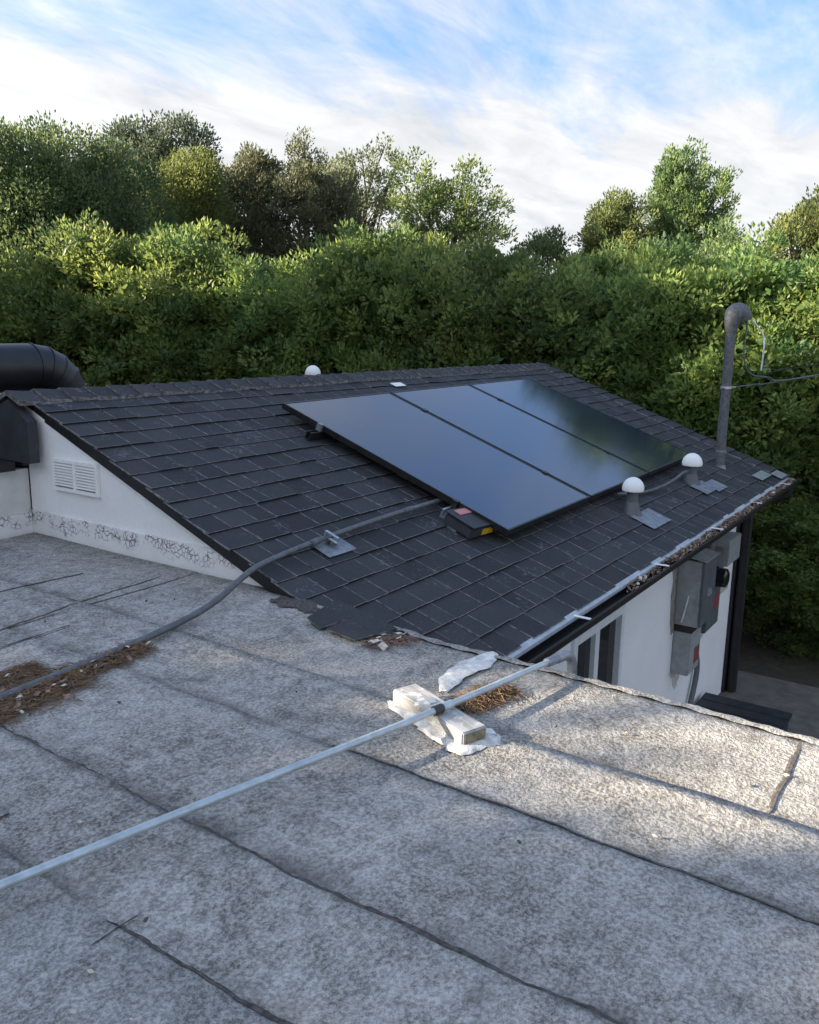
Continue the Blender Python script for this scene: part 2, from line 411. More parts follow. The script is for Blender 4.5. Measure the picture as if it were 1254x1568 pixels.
# dark end cap box beside the rake, seen at the far left
bx = MB(); bx.prism([(2.44, 4.0, .395), (2.44, 5.3, .395), (2.44, 4.75, soff(4.75)+.02), (2.44, YR, soff(YR)+.03), (2.44, 4.0, soff(4.0)-.01)], (.055, 0, 0)); hpart(bx.build('fascia_return', DKGREY))

# roof deck: front and rear slab
deck = MB()
yr2 = 2*YR - YE
zl = ZE
deck.add([(left_edge(0)+.03, YE, ZE-.004), (ROOF_X1-.02, YE, ZE-.004), (ROOF_X1-.02, YR, ZR-.004), (left_edge(SL)+.03, YR, ZR-.004),
          (left_edge(0)+.03, YE, ZE-.04), (ROOF_X1-.02, YE, ZE-.04), (ROOF_X1-.02, YR, ZR-.04), (left_edge(SL)+.03, YR, ZR-.04)],
         [(0, 1, 2, 3), (7, 6, 5, 4), (0, 4, 5, 1), (1, 5, 6, 2), (3, 7, 4, 0)])
deck.add([(2.46, yr2, ZE), (ROOF_X1, yr2, ZE), (ROOF_X1, YR, ZR), (2.46, YR, ZR),
          (2.46, yr2, ZE-.04), (ROOF_X1, yr2, ZE-.04), (ROOF_X1, YR, ZR-.04), (2.46, YR, ZR-.04)],
         [(0, 1, 2, 3), (7, 6, 5, 4), (0, 4, 5, 1), (1, 5, 6, 2), (3, 7, 4, 0)])
roof = hpart(deck.build('roof', SHF, fix=False))
roof.data.attributes.new('tint', 'FLOAT', 'FACE')
tag(roof, 'black asphalt shingle roof with worn pale edges')

EXP = .1425; SLEN = .172
def shingle_geo(w, h0=.0095):
    a = .0045; c = .0035      # worn strip widths along the left and lower edge
    top = lambda y: h0 + (.001-h0)*y/SLEN
    vs = [(0, 0, 0), (w, 0, 0), (w, SLEN, -.002), (0, SLEN, -.002), (0, 0, h0), (w, 0, h0), (w, SLEN, .001), (0, SLEN, .001),
          (a, SLEN, .001), (a, c, top(c)), (w, c, top(c)), (0, c, top(c))]
    fs = [(9, 10, 6, 8), (0, 1, 5, 4), (1, 2, 6, 10, 5), (3, 7, 8, 6, 2), (0, 4, 11, 7, 3), (0, 3, 2, 1), (4, 5, 10, 9, 11), (11, 9, 8, 7)]
    return vs, fs, [0, 2, 1, 1, 1, 2, 1, 1]
WB = [.09, .115, .14, .165, .195, .235]
wm = {}
for w in WB:
    vs, fs, mi = shingle_geo(w)
    me = bpy.data.meshes.new('shingle'); me.from_pydata(vs, [], fs); me.materials.append(SHO); me.materials.append(SH_EDGE); me.materials.append(BLACK)
    me.polygons.foreach_set('material_index', mi); me.update(); wm[w] = me
PX0, PX1, PS0, PS1, PT = 3.93, 7.38, .590, 2.275, .10       # solar array on the slope
rs = random.Random(3); tabs = []
nrow = int(math.ceil(SL/EXP))
for k in range(nrow):
    s0 = k*EXP - .012; x = left_edge(max(0, s0)) + rs.uniform(-.012, .012); xe = ROOF_X1 - .26
    while x < xe:
        w = rs.choice(WB[1:5]) if rs.random() < .8 else rs.choice(WB)
        if x + w > xe + .06: w = WB[0]
        under = PX0 + .12 < x < PX1 - .2 and PS0 + .12 < s0 < PS1 - .2
        hz = rs.choice((.75, .85, 1.0, 1.25, 1.45)); rot = rs.gauss(0, .006)
        tabs.append((x, s0, w, hz, rot, under)); x += w + rs.uniform(.002, .005)
camp = Vector((0, 0, 1.085))
def tab_px(t):
    P = RP(t[0]+t[2]/2, t[1]+.07); d = (P-camp); return (0 if t[5] else t[2]*EXP/d.length_squared*abs(d.normalized().dot(Vector((0, -ST, CT)))))
order = sorted(range(len(tabs)), key=lambda i: -tab_px(tabs[i])); indiv = set(order[:295])
fld = MB(); ftint = []
for i, (x, s0, w, hz, rot, under) in enumerate(tabs):
    s0 = max(s0, -.012)
    if s0 + SLEN > SL: s0c = SL - SLEN
    M = RM @ Matrix.Translation((x, s0, 0)) @ Matrix.Rotation(rot, 4, 'Z') @ Matrix.Diagonal((1, min(1, (SL - s0)/SLEN), hz, 1))
    if i in indiv:
        o = bpy.data.objects.new('shingle', wm[w]); C.objects.link(o); o.parent = roof; o.matrix_local = M
    else:
        vs, fs, mi = shingle_geo(w); tv = rs.random()
        n0 = len(fld.v); fld.v += [tuple(M @ Vector(q)) for q in vs]; fld.f += [tuple(a+n0 for a in f) for f in fs]; fld.mi += mi; ftint += [tv]*len(fs)
fo = fld.build('shingle_field', [SHF, SH_EDGE, BLACK], roof, fix=False); tag(fo, kind='stuff')
fo.data.attributes.new('tint', 'FLOAT', 'FACE').data.foreach_set('value', ftint)
# ridge caps: folded pieces lapping along the ridge
def cap_mesh(name, w, L, fold, h=.012):
    m = MB(); a = [(-w*math.cos(fold), -w*math.sin(fold)), (0, 0), (w*math.cos(fold), -w*math.sin(fold))]
    vs = []
    for xx, lift in ((0, h), (L, .002)):
        for q, (yy, zz) in enumerate(a): vs += [(xx, yy, zz+lift), (xx, yy, zz-.006)]
    m.add(vs, [(0, 6, 8, 2), (2, 8, 10, 4)], 0)
    m.add(vs, [(0, 2, 3, 1), (2, 4, 5, 3), (0, 1, 7, 6), (4, 10, 11, 5)], 1)
    me = bpy.data.meshes.new(name); me.from_pydata(m.v, [], m.f); me.materials.append(SHO); me.materials.append(SH_EDGE); me.materials.append(BLACK)
    me.polygons.foreach_set('material_index', m.mi); me.update(); return me
rcm = cap_mesh('ridge_cap', .125, .22, TH, .018)
x = 2.44; k = 0
while x < ROOF_X1 - .12:
    o = bpy.data.objects.new('ridge_cap', rcm); C.objects.link(o); o.parent = roof
    o.location = (x, YR, ZR + .014 + rs.uniform(0, .003)); o.rotation_euler = (0, 0, rs.gauss(0, .012)); o.scale = (1, 1, rs.uniform(.95, 1.2))
    x += .152
# cap pieces down the right-hand rake
vs, fs, mi = shingle_geo(.27, .014)
me = bpy.data.meshes.new('rake_cap'); me.from_pydata(vs, [], fs); me.materials.append(SHO); me.materials.append(SH_EDGE); me.materials.append(BLACK); me.polygons.foreach_set('material_index', mi); me.update()
for k in range(nrow):
    o = bpy.data.objects.new('rake_cap', me); C.objects.link(o); o.parent = roof
    s0 = k*EXP - .012
    o.matrix_local = RM @ Matrix.Translation((ROOF_X1-.265+rs.uniform(-.008, .008), s0, .008)) @ Matrix.Rotation(rs.gauss(0, .008), 4, 'Z') @ Matrix.Diagonal((1, min(1, (SL-s0)/SLEN), 1, 1))
# rake boards
rb = MB()
rb.add([RP(left_edge(-.01)+.006, -.01, .002), RP(left_edge(SL)+.006, SL, .002), RP(left_edge(SL)+.006, SL, -.055), RP(left_edge(-.01)+.006, -.01, -.055),
        RP(left_edge(-.01)+.05, -.01, .002), RP(left_edge(SL)+.05, SL, .002), RP(left_edge(SL)+.05, SL, -.055), RP(left_edge(-.01)+.05, -.01, -.055)],
       [(0, 1, 2, 3), (7, 6, 5, 4), (0, 4, 5, 1), (3, 2, 6, 7), (0, 3, 7, 4), (1, 5, 6, 2)])
hpart(rb.build('rake_board', BLACK))
rb = MB()
rb.prism([RP(ROOF_X1-.018, -.01, -.004), RP(ROOF_X1-.018, SL, -.004), RP(ROOF_X1-.018, SL, -.12), RP(ROOF_X1-.018, -.01, -.12)], (.025, 0, 0))
hpart(rb.build('rake_board', BLACK))
sf = MB(); sf.box(WX0, ROOF_X1-.02, YE+.02, WY-.003, -.318, -.300); hpart(sf.build('soffit', BLACK))
fa = MB(); fa.box(left_edge(0)+.06, ROOF_X1-.02, YE, YE+.019, -.318, ZE-.045); hpart(fa.build('fascia', BLACK))
# gutter
GX0, GX1 = 2.75, 8.74
gt = MB(); prof = [(YE-.004, -.262), (YE-.004, -.300), (YE-.082, -.300), (YE-.096, -.256), (YE-.108, -.249), (YE-.110, -.258), (YE-.101, -.264), (YE-.088, -.308), (YE-.001, -.308), (YE-.001, -.262)]
gt.prism([(GX0, a, b) for a, b in prof], (GX1-GX0, 0, 0))
gutter = hpart(gt.build('gutter', BLACK))
de = MB()
de.add([RP(GX0, -.006, .006), RP(GX1-.15, -.006, .006), RP(GX1-.15, -.040, .001), RP(GX0, -.040, .001), (GX0, YE-.036, -.30), (GX1-.15, YE-.036, -.30)],
       [(0, 1, 2, 3), (3, 2, 5, 4)])
de = MB(); de.prism([(GX0, YE-.004, -.234), (GX0, YE-.032, -.246), (GX0, YE-.034, -.262), (GX0, YE-.031, -.262), (GX0, YE-.029, -.250), (GX0, YE-.004, -.239)], (GX1-GX0-.12, 0, 0))
o = de.build('drip_edge', simple('painted_drip_metal', (.42, .45, .47), .5, .2, vary=.2, scale=15), gutter)
for x in (3.66, 4.82, 6.0, 7.15, 8.25):
    st = MB(); st.box(x-.010, x+.010, YE-.106, YE-.006, -.2455, -.2415); st.build('gutter_strap', WHITE, gutter)
ds = MB(); ds.tube([(8.60, YE-.04, -.308), (8.60, YE-.04, -.38), (8.575, 1.86, -.56), (8.575, 1.86, GZ+.03)], .05, 8); hpart(ds.build('downspout', BLACK, smooth=True))
cb = MB(); cb.box(WX1+.002, WX1+.10, WY-.03, WY+.16, GZ, -.35); hpart(cb.build('corner_board', BLACK))
# window
win = MB(); fwd = .055
for a in ((wx0, wx0+fwd, wz0, wz1), (wx1-fwd, wx1, wz0, wz1), (wx0+fwd, wx1-fwd, wz1-fwd, wz1), (wx0+fwd, wx1-fwd, wz0, wz0+fwd)):
    win.box(a[0], a[1], WY-.022, WY+.05, a[2], a[3])
window = hpart(win.build('window', WPAINT))
xm = (wx0+wx1)/2 - .03
b = MB(); b.box(xm-.035, xm+.035, WY-.012, WY+.05, wz0+fwd, wz1-fwd); b.build('mullion', WPAINT, window)
for a, c in ((wx0+fwd, xm-.035), (xm+.035, wx1-fwd)):
    b = MB(); b.box(a, c, WY+.020, WY+.028, wz0+fwd, wz1-fwd); b.build('pane', GLASS, window)
# louvred gable vent
lv = MB(); y0, y1, z0, z1 = 3.56, 3.93, .262, .425
for a in ((y0, y1, z0, z0+.018), (y0, y1, z1-.018, z1), (y0, y0+.018, z0+.018, z1-.018), (y1-.018, y1, z0+.018, z1-.018), ((y0+y1)/2-.012, (y0+y1)/2+.012, z0+.018, z1-.018)):
    lv.box(WX0-.018, WX0-.001, a[0], a[1], a[2], a[3])
vent = hpart(lv.build('wall_vent', STUCCO)); tag(vent, 'white louvred vent in the gable wall')
b = MB(); b.box(WX0-.004, WX0-.0015, y0+.018, y1-.018, z0+.018, z1-.018); b.build('vent_backing', MBOX2, vent)
for c in (0, 1):
    ya = (y0+.018, (y0+y1)/2+.012)[c]; yb_ = ((y0+y1)/2-.012, y1-.018)[c]
    for q in range(8):
        zz = z0 + .026 + q*.0148
        b = MB(); b.add([(WX0-.017, ya, zz), (WX0-.017, yb_, zz), (WX0-.005, yb_, zz+.010), (WX0-.005, ya, zz+.010), (WX0-.017, ya, zz+.004), (WX0-.017, yb_, zz+.004), (WX0-.005, yb_, zz+.013), (WX0-.005, ya, zz+.013)],
                        [(0, 1, 2, 3), (7, 6, 5, 4), (0, 4, 5, 1), (3, 2, 6, 7)]); b.build('slat', STUCCO, vent)

# ------------------------------------------------------------------ low wing at the far left
wing = empty('low_wing', (0, 4.17, 0)); tag(wing, 'low white wall of rear wing with black coping, left of gable wall', 'building')
WP = Matrix.Translation((0, -4.17, 0))
def wpart(o): o.parent = wing; o.matrix_parent_inverse = WP; return o
b = MB(); b.box(-3.2, 2.498, 4.17, 9, GZ, .345); b.box(2.498, 2.529, 4.17, 4.30, GZ, .345); wpart(b.build('wall', simple('cream_stucco', (.66, .655, .62), .9, vary=.12, scale=5, bmp=.4)))
b = MB(); b.box(-3.23, 2.435, 4.13, 9.02, .347, .392); wpart(b.build('coping', BLACK))
b = MB(); b.box(-3.2, 2.516, 4.146, 4.168, -.05, .11); wpart(b.build('wall_base_coating', CRACK))

# ------------------------------------------------------------------ flat roof
flat = empty('flat_roof_building', (0, 0, GZ)); tag(flat, 'flat roof of grey mineral roll roofing with dark tarred seams in foreground', 'building')
FP = Matrix.Translation((0, 0, -GZ))
def fpart(o): o.parent = flat; o.matrix_parent_inverse = FP; return o
b = MB(); b.box(-3.5, 2.40, -3.5, 1.9, GZ, -.035); fpart(b.build('wall', STUCCO))
b = MB(); b.box(-3.5, 2.50, 1.9, 4.14, GZ, -.036); fpart(b.build('wall', STUCCO))
rw = random.Random(11)
def wav(seed, amp=.008):
    r = random.Random(seed); ph = [(r.uniform(2, 5), r.uniform(0, 6.3), 1.0), (r.uniform(9, 15), r.uniform(0, 6.3), .45), (r.uniform(28, 45), r.uniform(0, 6.3), .22), (r.uniform(70, 110), r.uniform(0, 6.3), .12)]
    return lambda y: amp*sum(a*math.sin(f*y+p) for f, p, a in ph)
def und(x, y): return .0022*(math.sin(2.1*x+1.3*y+.4)+math.sin(3.7*y-1.1*x+1.2)+.6*math.sin(7.3*x+.5)*math.sin(5.1*y))
seamx = {'D': .845, 'A': 1.142, 'C': 1.610, 'B': 1.937}
wv = {k: wav(ord(k), a) for k, a in (('D', .006), ('A', .008), ('C', .007), ('B', .008))}
def sx(k): return (lambda y: seamx[k] + wv[k](y))
def far_edge(y):
    pts = [(-3.5, 2.40), (.28, 2.40), (1.1, 2.42), (1.55, 2.425), (1.68, 2.45), (1.80, 2.43), (1.87, 2.43), (1.95, 2.44), (2.31, 2.51), (9, 2.515)]
    for (a, c), (d, e) in zip(pts, pts[1:]):
        if a <= y <= d: return c + (e-c)*(y-a)/(d-a)
    return 2.4
few = wav(99, .004)
def sheet(xa, xb, y0, y1, lift_b, name='roofing_sheet', ncol=8, dy=.02, z0=0.0):
    # near edge function xa, far (lapping) edge function xb
    ny = int((y1-y0)/dy); vs = []; fs = []
    for j in range(ny+1):
        y = y0 + (y1-y0)*j/ny; a = xa(y) - .04; c = xb(y)
        for i in range(ncol+1):
            t = i/ncol; x = a + (c-a)*t
            u = max(0, (x-(c-.25))/.25) if c-a > .3 else t
            vs.append((x, y, z0 + und(x, y) + lift_b*u*u))
        vs.append((c+.0015, y, z0 + und(c, y) - .004))
    nc = ncol+2
    for j in range(ny):
        for i in range(nc-1): fs.append((j*nc+i, j*nc+i+1, (j+1)*nc+i+1, (j+1)*nc+i))
    m = MB(); m.add(vs, fs); o = m.build(name, ROLL, smooth=False, fix=False)
    o.data.polygons.foreach_set('use_smooth', [True]*len(o.data.polygons)); return fpart(o)
TOPY = 4.13
sheet(lambda y: -3.4, sx('D'), -3.4, 1.75, .006, ncol=10)
sheet(lambda y: -3.4, lambda y: .93, 1.72, TOPY, .003, ncol=10, z0=.0045)
sheet(sx('D'), sx('A'), -3.4, TOPY, .009)
sheet(sx('A'), sx('C'), -3.4, 2.88, .004)
sheet(sx('C'), sx('B'), -3.4, 2.93, .008)
sheet(sx('B'), lambda y: far_edge(y)+few(y), -3.4, .318, .004, dy=.02, z0=.003)
sheet(sx('B'), lambda y: far_edge(y)+few(y), .300, 3.03, .006, dy=.015)
sheet(sx('A'), lambda y: far_edge(y)+few(y)*.3, 2.86, TOPY, .003, z0=.004)
# membrane turned down over the edge
ed = MB(); vs = []; fs = []; ny = 240
for j in range(ny+1):
    y = -3.4 + (1.95+3.4)*j/ny; x = far_edge(y)+few(y)
    for q, (dx, dz) in enumerate(((-.03, .010), (-.008, .013), (.007, .008), (.012, -.008), (.010, -.075+.01*math.sin(y*23)))):
        vs.append((x+dx, y, und(x, y)+dz+.0025*math.sin(y*61+q)))
for j in range(ny):
    for i in range(4): fs.append((j*5+i, j*5+i+1, (j+1)*5+i+1, (j+1)*5+i))
ed.add(vs, fs); fpart(ed.build('roof_edge', ROLL, smooth=True, fix=False))
# tar bled out of the seams
def tar(fn, y0, y1, wid, seed, side=1, z=.0035, along='y', lift=0):
    r = random.Random(seed); n = int(abs(y1-y0)/.008); vs = []; fs = []; w = wid; off = 0
    for j in range(n+1):
        y = y0 + (y1-y0)*j/n
        w += r.gauss(0, wid*.11) + (wid-w)*.08; w = max(wid*.5, min(wid*1.7, w))
        e = min(1, j/6, (n-j)/6)
        x = fn(y)
        a, c = x - .003, x + side*w*e
        for xx, zz in ((a, z+.0035), (x+side*w*e*.45, z+.002), (c, z-.0015)):
            P = (xx, y) if along == 'y' else (y, xx)
            vs.append((P[0], P[1], und(*P)+zz+lift))
    for j in range(n):
        for i in range(2): fs.append((j*3+i, j*3+i+1, (j+1)*3+i+1, (j+1)*3+i))
    m = MB(); m.add(vs, fs); return fpart(m.build('tar_seam', TAR, fix=False))
tar(sx('A'), -1.5, 2.30, .013, 1); tar(sx('B'), -1.0, 3.0, .0075, 2); tar(sx('C'), -1.0, 1.34, .006, 3); tar(sx('D'), -.5, 1.24, .009, 4)
vwx = wav(5, .006)
tar(lambda x: .312+vwx(x), 1.945, 2.395, .011, 6, z=.003, along='x')
tar(lambda x: 2.865+(x-1.2)*.0+.10*max(0, x-1.55)+vwx(x*2), 1.16, 2.36, .010, 7, z=.002, along='x', lift=.002)
tar(lambda x: 1.205+vwx(x), .78, .88, .0022, 8, z=.004, along='x')
tar(lambda x: 3.30+vwx(x)-.12*(x-1.84), 1.5, 2.2, .007, 9, z=.003, along='x', lift=.002)
tar(lambda x: 2.70+.4*vwx(x*3), 1.2, 1.75, .006, 10, z=.004, along='x', lift=.001)
# dark stains / patches of exposed asphalt by the wall foot
def blob(name, pts, z, material, parent_f=fpart, jitter=.01, th=.004, seed=0, und_on=True, n=6):
    r = random.Random(seed); ring = []
    for i in range(len(pts)):
        a = Vector(pts[i]); c = Vector(pts[(i+1) % len(pts)])
        for k in range(n):
            q = a.lerp(c, k/n) + Vector((r.gauss(0, jitter), r.gauss(0, jitter))); ring.append(q)
    ctr = sum(ring, Vector((0, 0)))/len(ring); N = len(ring); vs = []; fs = []
    for s, hh in ((1, 0), (.93, .8), (.6, 1.0), (.25, .9)):
        for q in ring:
            p = ctr + (q-ctr)*s; vs.append((p.x, p.y, z + (und(p.x, p.y) if und_on else 0) + th*hh*r.uniform(.55, 1.25)))
    for l in range(3):
        for i in range(N): fs.append((l*N+i, l*N+(i+1) % N, (l+1)*N+(i+1) % N, (l+1)*N+i))
    fs.append(tuple(3*N+i for i in range(N)))
    m = MB(); m.add(vs, fs); o = m.build(name, material, smooth=True)
    return parent_f(o) if parent_f else o
blob('tar_patch', [(2.38, 2.30), (2.46, 2.32), (2.50, 2.20), (2.44, 2.05), (2.37, 2.12)], .006, TAR, seed=21, jitter=.012)
# white sealant smear from the block to the roof edge, pale scraps
r = random.Random(41); vs = []; fs = []; n = 60
for q in range(n+1):
    t = q/n; c = Vector((2.06 + .365*t, 1.275 + .055*t + .02*math.sin(t*5), 0)); wd = (.010 + .036*math.sin(min(1, t*1.15)*2.4))*(1+.14*math.sin(t*11)+.07*math.sin(t*29+1))
    for k, (o_, hh) in enumerate(((-1, 0), (-.7, .9), (-.1, 1.2), (.6, .8), (1, 0))):
        vs.append((c.x - o_*.15*wd + r.gauss(0, .0015), c.y + o_*wd, und(c.x, c.y) + .009 + hh*(.004+.002*math.sin(t*23+k*2))))
for q in range(n):
    for k in range(4): fs.append((q*5+k, q*5+k+1, (q+1)*5+k+1, (q+1)*5+k))
m = MB(); m.add(vs, fs); fpart(m.build('sealant_smear', SEAL, smooth=True))

# ------------------------------------------------------------------ loose shingle scraps lapped at the roof corner
for i, (quad, lab) in enumerate((
        ([(2.255, 1.93, .012), (2.30, 2.03, .020), (2.45, 2.01, .055), (2.44, 1.86, .035)], 'black shingle scrap under the rake corner, nearer the gable wall'),
        ([(2.24, 1.76, .010), (2.262, 1.905, .013), (2.44, 1.85, .042), (2.405, 1.69, .018)], 'black shingle scrap lying on flat roof edge, nearer the gutter'))):
    b = MB(); n = Vector((-.12, 0, .99))*.006
    vs = [Vector(q) for q in quad]; vs2 = [v+n for v in vs]
    b.add(vs+vs2, [(3, 2, 1, 0), (4, 5, 6, 7)], 0); b.add(vs+vs2, [(0, 1, 5, 4), (1, 2, 6, 5), (2, 3, 7, 6), (3, 0, 4, 7)], 1)
    o = b.build('shingle_scrap', [SHO, SH_EDGE]); tag(o, lab, 'shingle', 'loose shingle scraps')

# ------------------------------------------------------------------ solar array
PW = (PX1-PX0)/3; PR = Matrix.Translation((PX0+1.7, 1.43, 0)) @ Matrix.Rotation(R(.9), 4, 'Z') @ Matrix.Translation((-PX0-1.7, -1.43, 0))
plab = ['black solar panel nearest the gable wall, reflecting clear blue sky', 'black solar panel in the middle of the row of three', 'black solar panel at the mast end, mostly reflecting dark trees']
for i in range(3):
    a = PX0 + i*PW + (.011 if i else 0); c = PX0 + (i+1)*PW - (.011 if i < 2 else 0)
    base = empty('solar_panel'); base.matrix_world = RM @ PR @ Matrix.Translation((a, PS0, PT-.035))
    tag(base, plab[i], 'solar panel', 'solar panels on the shingle roof')
    w, L = c-a, PS1-PS0; fr = MB(); e = .011
    fr.box(0, w, 0, e, 0, .036); fr.box(0, w, L-e, L, 0, .036); fr.box(0, e, e, L-e, 0, .036); fr.box(w-e, w, e, L-e, 0, .036)
    fr.build('frame', FRAME, base)
    gl = MB(); gl.box(e, w-e, e, L-e, .026, .0335); gl.build('glass', PANEL, base)
    bk = MB(); bk.box(e, w-e, e, L-e, .018, .0245); bk.build('back_sheet', BLACK, base)
RS = (.915, 1.93)
for q, s in enumerate(RS):
    rail = empty('mounting_rail'); rail.matrix_world = RM @ PR @ Matrix.Translation((PX0-.10, s, .012))
    tag(rail, ('aluminium mounting rail under lower half of panels, bright end sticking out', 'mounting rail under the upper half of the solar panels')[q], 'rail', 'solar mounting rails')
    b = MB(); Lr = PX1-PX0+.15
    for a in ((0, .012, 0, .05), (.028, .040, 0, .05), (.012, .028, 0, .012)): b.box(0, Lr, a[0], a[1], a[2], a[3])
    b.build('rail_profile', ALU if q == 0 else FRAME, rail)
    for xx in (.35, 1.75, 3.2):
        b = MB(); b.box(xx, xx+.05, -.03, .07, -.012, -.002); b.box(xx, xx+.05, .041, .047, -.002, .04); b.build('foot', FRAME, rail)
    for xx in (.10 + PW, .10 + 2*PW):
        b = MB(); b.box(xx-.008, xx+.008, .002, .038, .052, .0935); b.box(xx-.018, xx+.018, .002, .038, .0895, .0945); b.build('mid_clamp', FRAME, rail)
    b = MB(); b.box(.078, .0985, .002, .038, .051, .094); b.box(.078, .108, .002, .038, .0895, .0945); b.build('end_clamp', FRAME if q == 0 else LEAD, rail)

# black junction box with labels
jb = empty('junction_box'); jb.matrix_world = RM @ Matrix.Translation((3.77, .68, .016)) @ Matrix.Rotation(R(-4), 4, 'Z')
tag(jb, 'black junction box with faded red label half under the lower panel corner', 'junction box')
b = MB(); b.box(0, .25, 0, .19, 0, .062); b.build('body', DKGREY, jb, bevel=.008)
b = MB(); b.box(-.006, .256, -.006, .196, .064, .071); b.build('lid', BLACK, jb, bevel=.003)
b = MB(); b.box(.05, .16, .13, .18, .0725, .0735); b.build('red_label', PINK, jb)
b = MB(); b.box(.10, .21, -.0020, -.0010, .012, .048); b.build('yellow_label', YEL, jb)
b = MB(); b.tube(bez([(.20, -.004, .05), (.235, -.02, .062), (.25, -.012, .045), (.235, -.004, .02)], 6), .004, 8); b.build('cable_tie', CLOTHW, jb, smooth=True)
b = MB(); b.box(.01, .06, .10, .17, -.014, -.001); b.build('foot', ALU, jb)

# ------------------------------------------------------------------ conduits
dk = empty('dark_conduit', (1.2, 2.28, 0)); tag(dk, 'dark grey conduit running from flat roof over the rake to the panels', 'conduit')
DP = Matrix.Translation((-1.2, -2.28, 0))
pts = bez([(-1.2, 2.14, .022), (.3, 2.20, .022), (1.238, 2.275, .024), (1.504, 2.292, .026), (1.85, 2.335, .028), (2.05, 2.372, .032), (2.2, 2.405, .046), (2.32, 2.425, .080), (2.44, 2.440, .112), (2.62, 2.459, .126), (2.95, 2.482, .138), (3.5, 2.498, .150), (4.15, 2.50, .156)], 8)
b = MB(); b.tube(pts, .0130, 14); o = b.build('pipe', DKCON, dk, smooth=True); o.matrix_parent_inverse = DP
for a, c in (((2.83, 2.475, .1338), (2.90, 2.479, .1362)), ((3.60, 2.4985, .1508), (3.68, 2.499, .1516))):
    b = MB(); b.tube([a, c], .0165, 14); o = b.build('coupling', DKCON, dk, smooth=True); o.matrix_parent_inverse = DP
cs = empty('conduit_support'); cs.matrix_world = RM @ Matrix.Translation((2.96, y2s(2.470), .012)) @ Matrix.Diagonal((1, 1, .52, 1)); tag(cs, 'square metal flashing plate with strut clamp holding up dark conduit', 'pipe support')
b = MB(); b.box(-.10, .10, -.085, .06, 0, .003); b.build('flashing_plate', LEAD, cs)
b = MB(); b.box(-.022, .022, .0, .012, .003, .045); b.box(-.022, .022, -.022, -.010, .003, .045); b.build('strut', MAST, cs)
b = MB(); b.box(-.008, .008, -.034, .044, .045, .050); b.box(-.008, .008, .036, .044, .050, .095); b.box(-.008, .008, -.034, .044, .0955, .100); b.build('clamp', GALV, cs)

em = empty('light_conduit', (1.8, 1.16, 0)); tag(em, 'bright galvanized conduit across foreground, resting on the painted wood block', 'conduit')
EP = Matrix.Translation((-1.8, -1.16, 0))
ept = [(-1.6, 1.985, .052), (.30, 1.529, .052), (.736, 1.424, .056), (1.2, 1.314, .060), (1.814, 1.169, .0625), (2.38, 1.058, .062)]
b = MB(); b.tube(bez(ept, 6), .0098, 14); o = b.build('pipe', EMT, em, smooth=True); o.matrix_parent_inverse = EP
b = MB(); b.tube([(1.835, 1.1645, .0625), (1.865, 1.158, .0625)], .0135, 14); o = b.build('coupling', simple('dark_fitting', (.05, .04, .04), .5), em, smooth=True); o.matrix_parent_inverse = EP
b = MB(); b.tube([(1.867, 1.1575, .0625), (1.905, 1.150, .0625)], .0128, 14); o = b.build('coupling', EMT, em, smooth=True); o.matrix_parent_inverse = EP
b = MB(); b.tube([(2.34, 1.066, .062), (2.40, 1.054, .062)], .0150, 14); b.tube(bez([(2.39, 1.056, .062), (2.44, 1.044, .060), (2.468, 1.036, .03), (2.47, 1.033, -.06)], 6), .0165, 14); o = b.build('elbow_fitting', LEAD, em, smooth=True); o.matrix_parent_inverse = EP
b = MB(); b.tube([(2.47, 1.033, -.06), (2.47, 1.033, -1.6)], .0112, 10); o = b.build('down_pipe', EMT, em, smooth=True); o.matrix_parent_inverse = EP

wb = empty('wood_block', (1.895, 1.19, .003)); wb.rotation_euler = (0, 0, R(-21)); tag(wb, 'weathered white painted wood block set in sealant, carrying the bright conduit', 'wood block')
b = MB(); b.box(-.042, .042, -.168, .168, 0, .044); o = b.build('block', WOOD, wb, bevel=.004)
b = MB(); b.box(-.034, .034, -.1705, -.1685, .010, .038); b.build('end_grain', simple('bare_end_grain', (.20, .18, .12), .9, vary=.5, scale=60), wb)
rr = random.Random(5)
o = blob('sealant_bed', [(-.060, -.20), (.050, -.205), (.092, -.17), (.060, -.02), (.055, .185), (-.058, .19), (-.072, .02), (-.075, -.1)], .000, SEAL, None, jitter=.008, th=.012, seed=44, und_on=False); o.parent = wb
b = MB(); b.box(-.012, .012, .02, .045, .0445, .049); b.box(-.012, .012, -.045, -.02, .0445, .049); b.build('pipe_strap', EMT, wb)

# ------------------------------------------------------------------ pipe vents with white domed caps
def pipe_vent(base, ztop, r, label, lean=0, boot=True, plate=None):
    t = empty('vent_pipe', base); tag(t, label, 'roof vent', 'white capped roof vents')
    h = ztop - base[2] - r*1.12
    b = MB(); b.lathe([(r*.52, -.10), (r*.52, h+.01)], (0, 0, 0)); b.build('pipe', MBOX2, t, smooth=True)
    if boot:
        b = MB(); b.lathe([(r*1.15, -.055), (r*1.0, -.01), (r*.68, .05), (r*.56, .085), (r*.53, .086)], (0, 0, 0)); b.build('boot', MBOX2, t, smooth=True)
    pr = [(r*.55, h), (r*.97, h)] + [(r*math.cos(a), h + .012 + r*1.08*math.sin(a)) for a in [R(q) for q in range(0, 90, 9)]] + [(.001, h+.012+r*1.08)]
    b = MB(); b.lathe(pr, (0, 0, 0), 28); b.build('cap', WHITE, t, smooth=True)
    if plate:
        M = Matrix.Translation(-Vector(base)) @ RM
        b = MB()
        for (x0, x1, ya, yb, tt) in plate: b.box(x0, x1, y2s(ya), y2s(yb), tt, tt+.004, M)
        b.build('flashing_plate', LEAD, t)
    return t
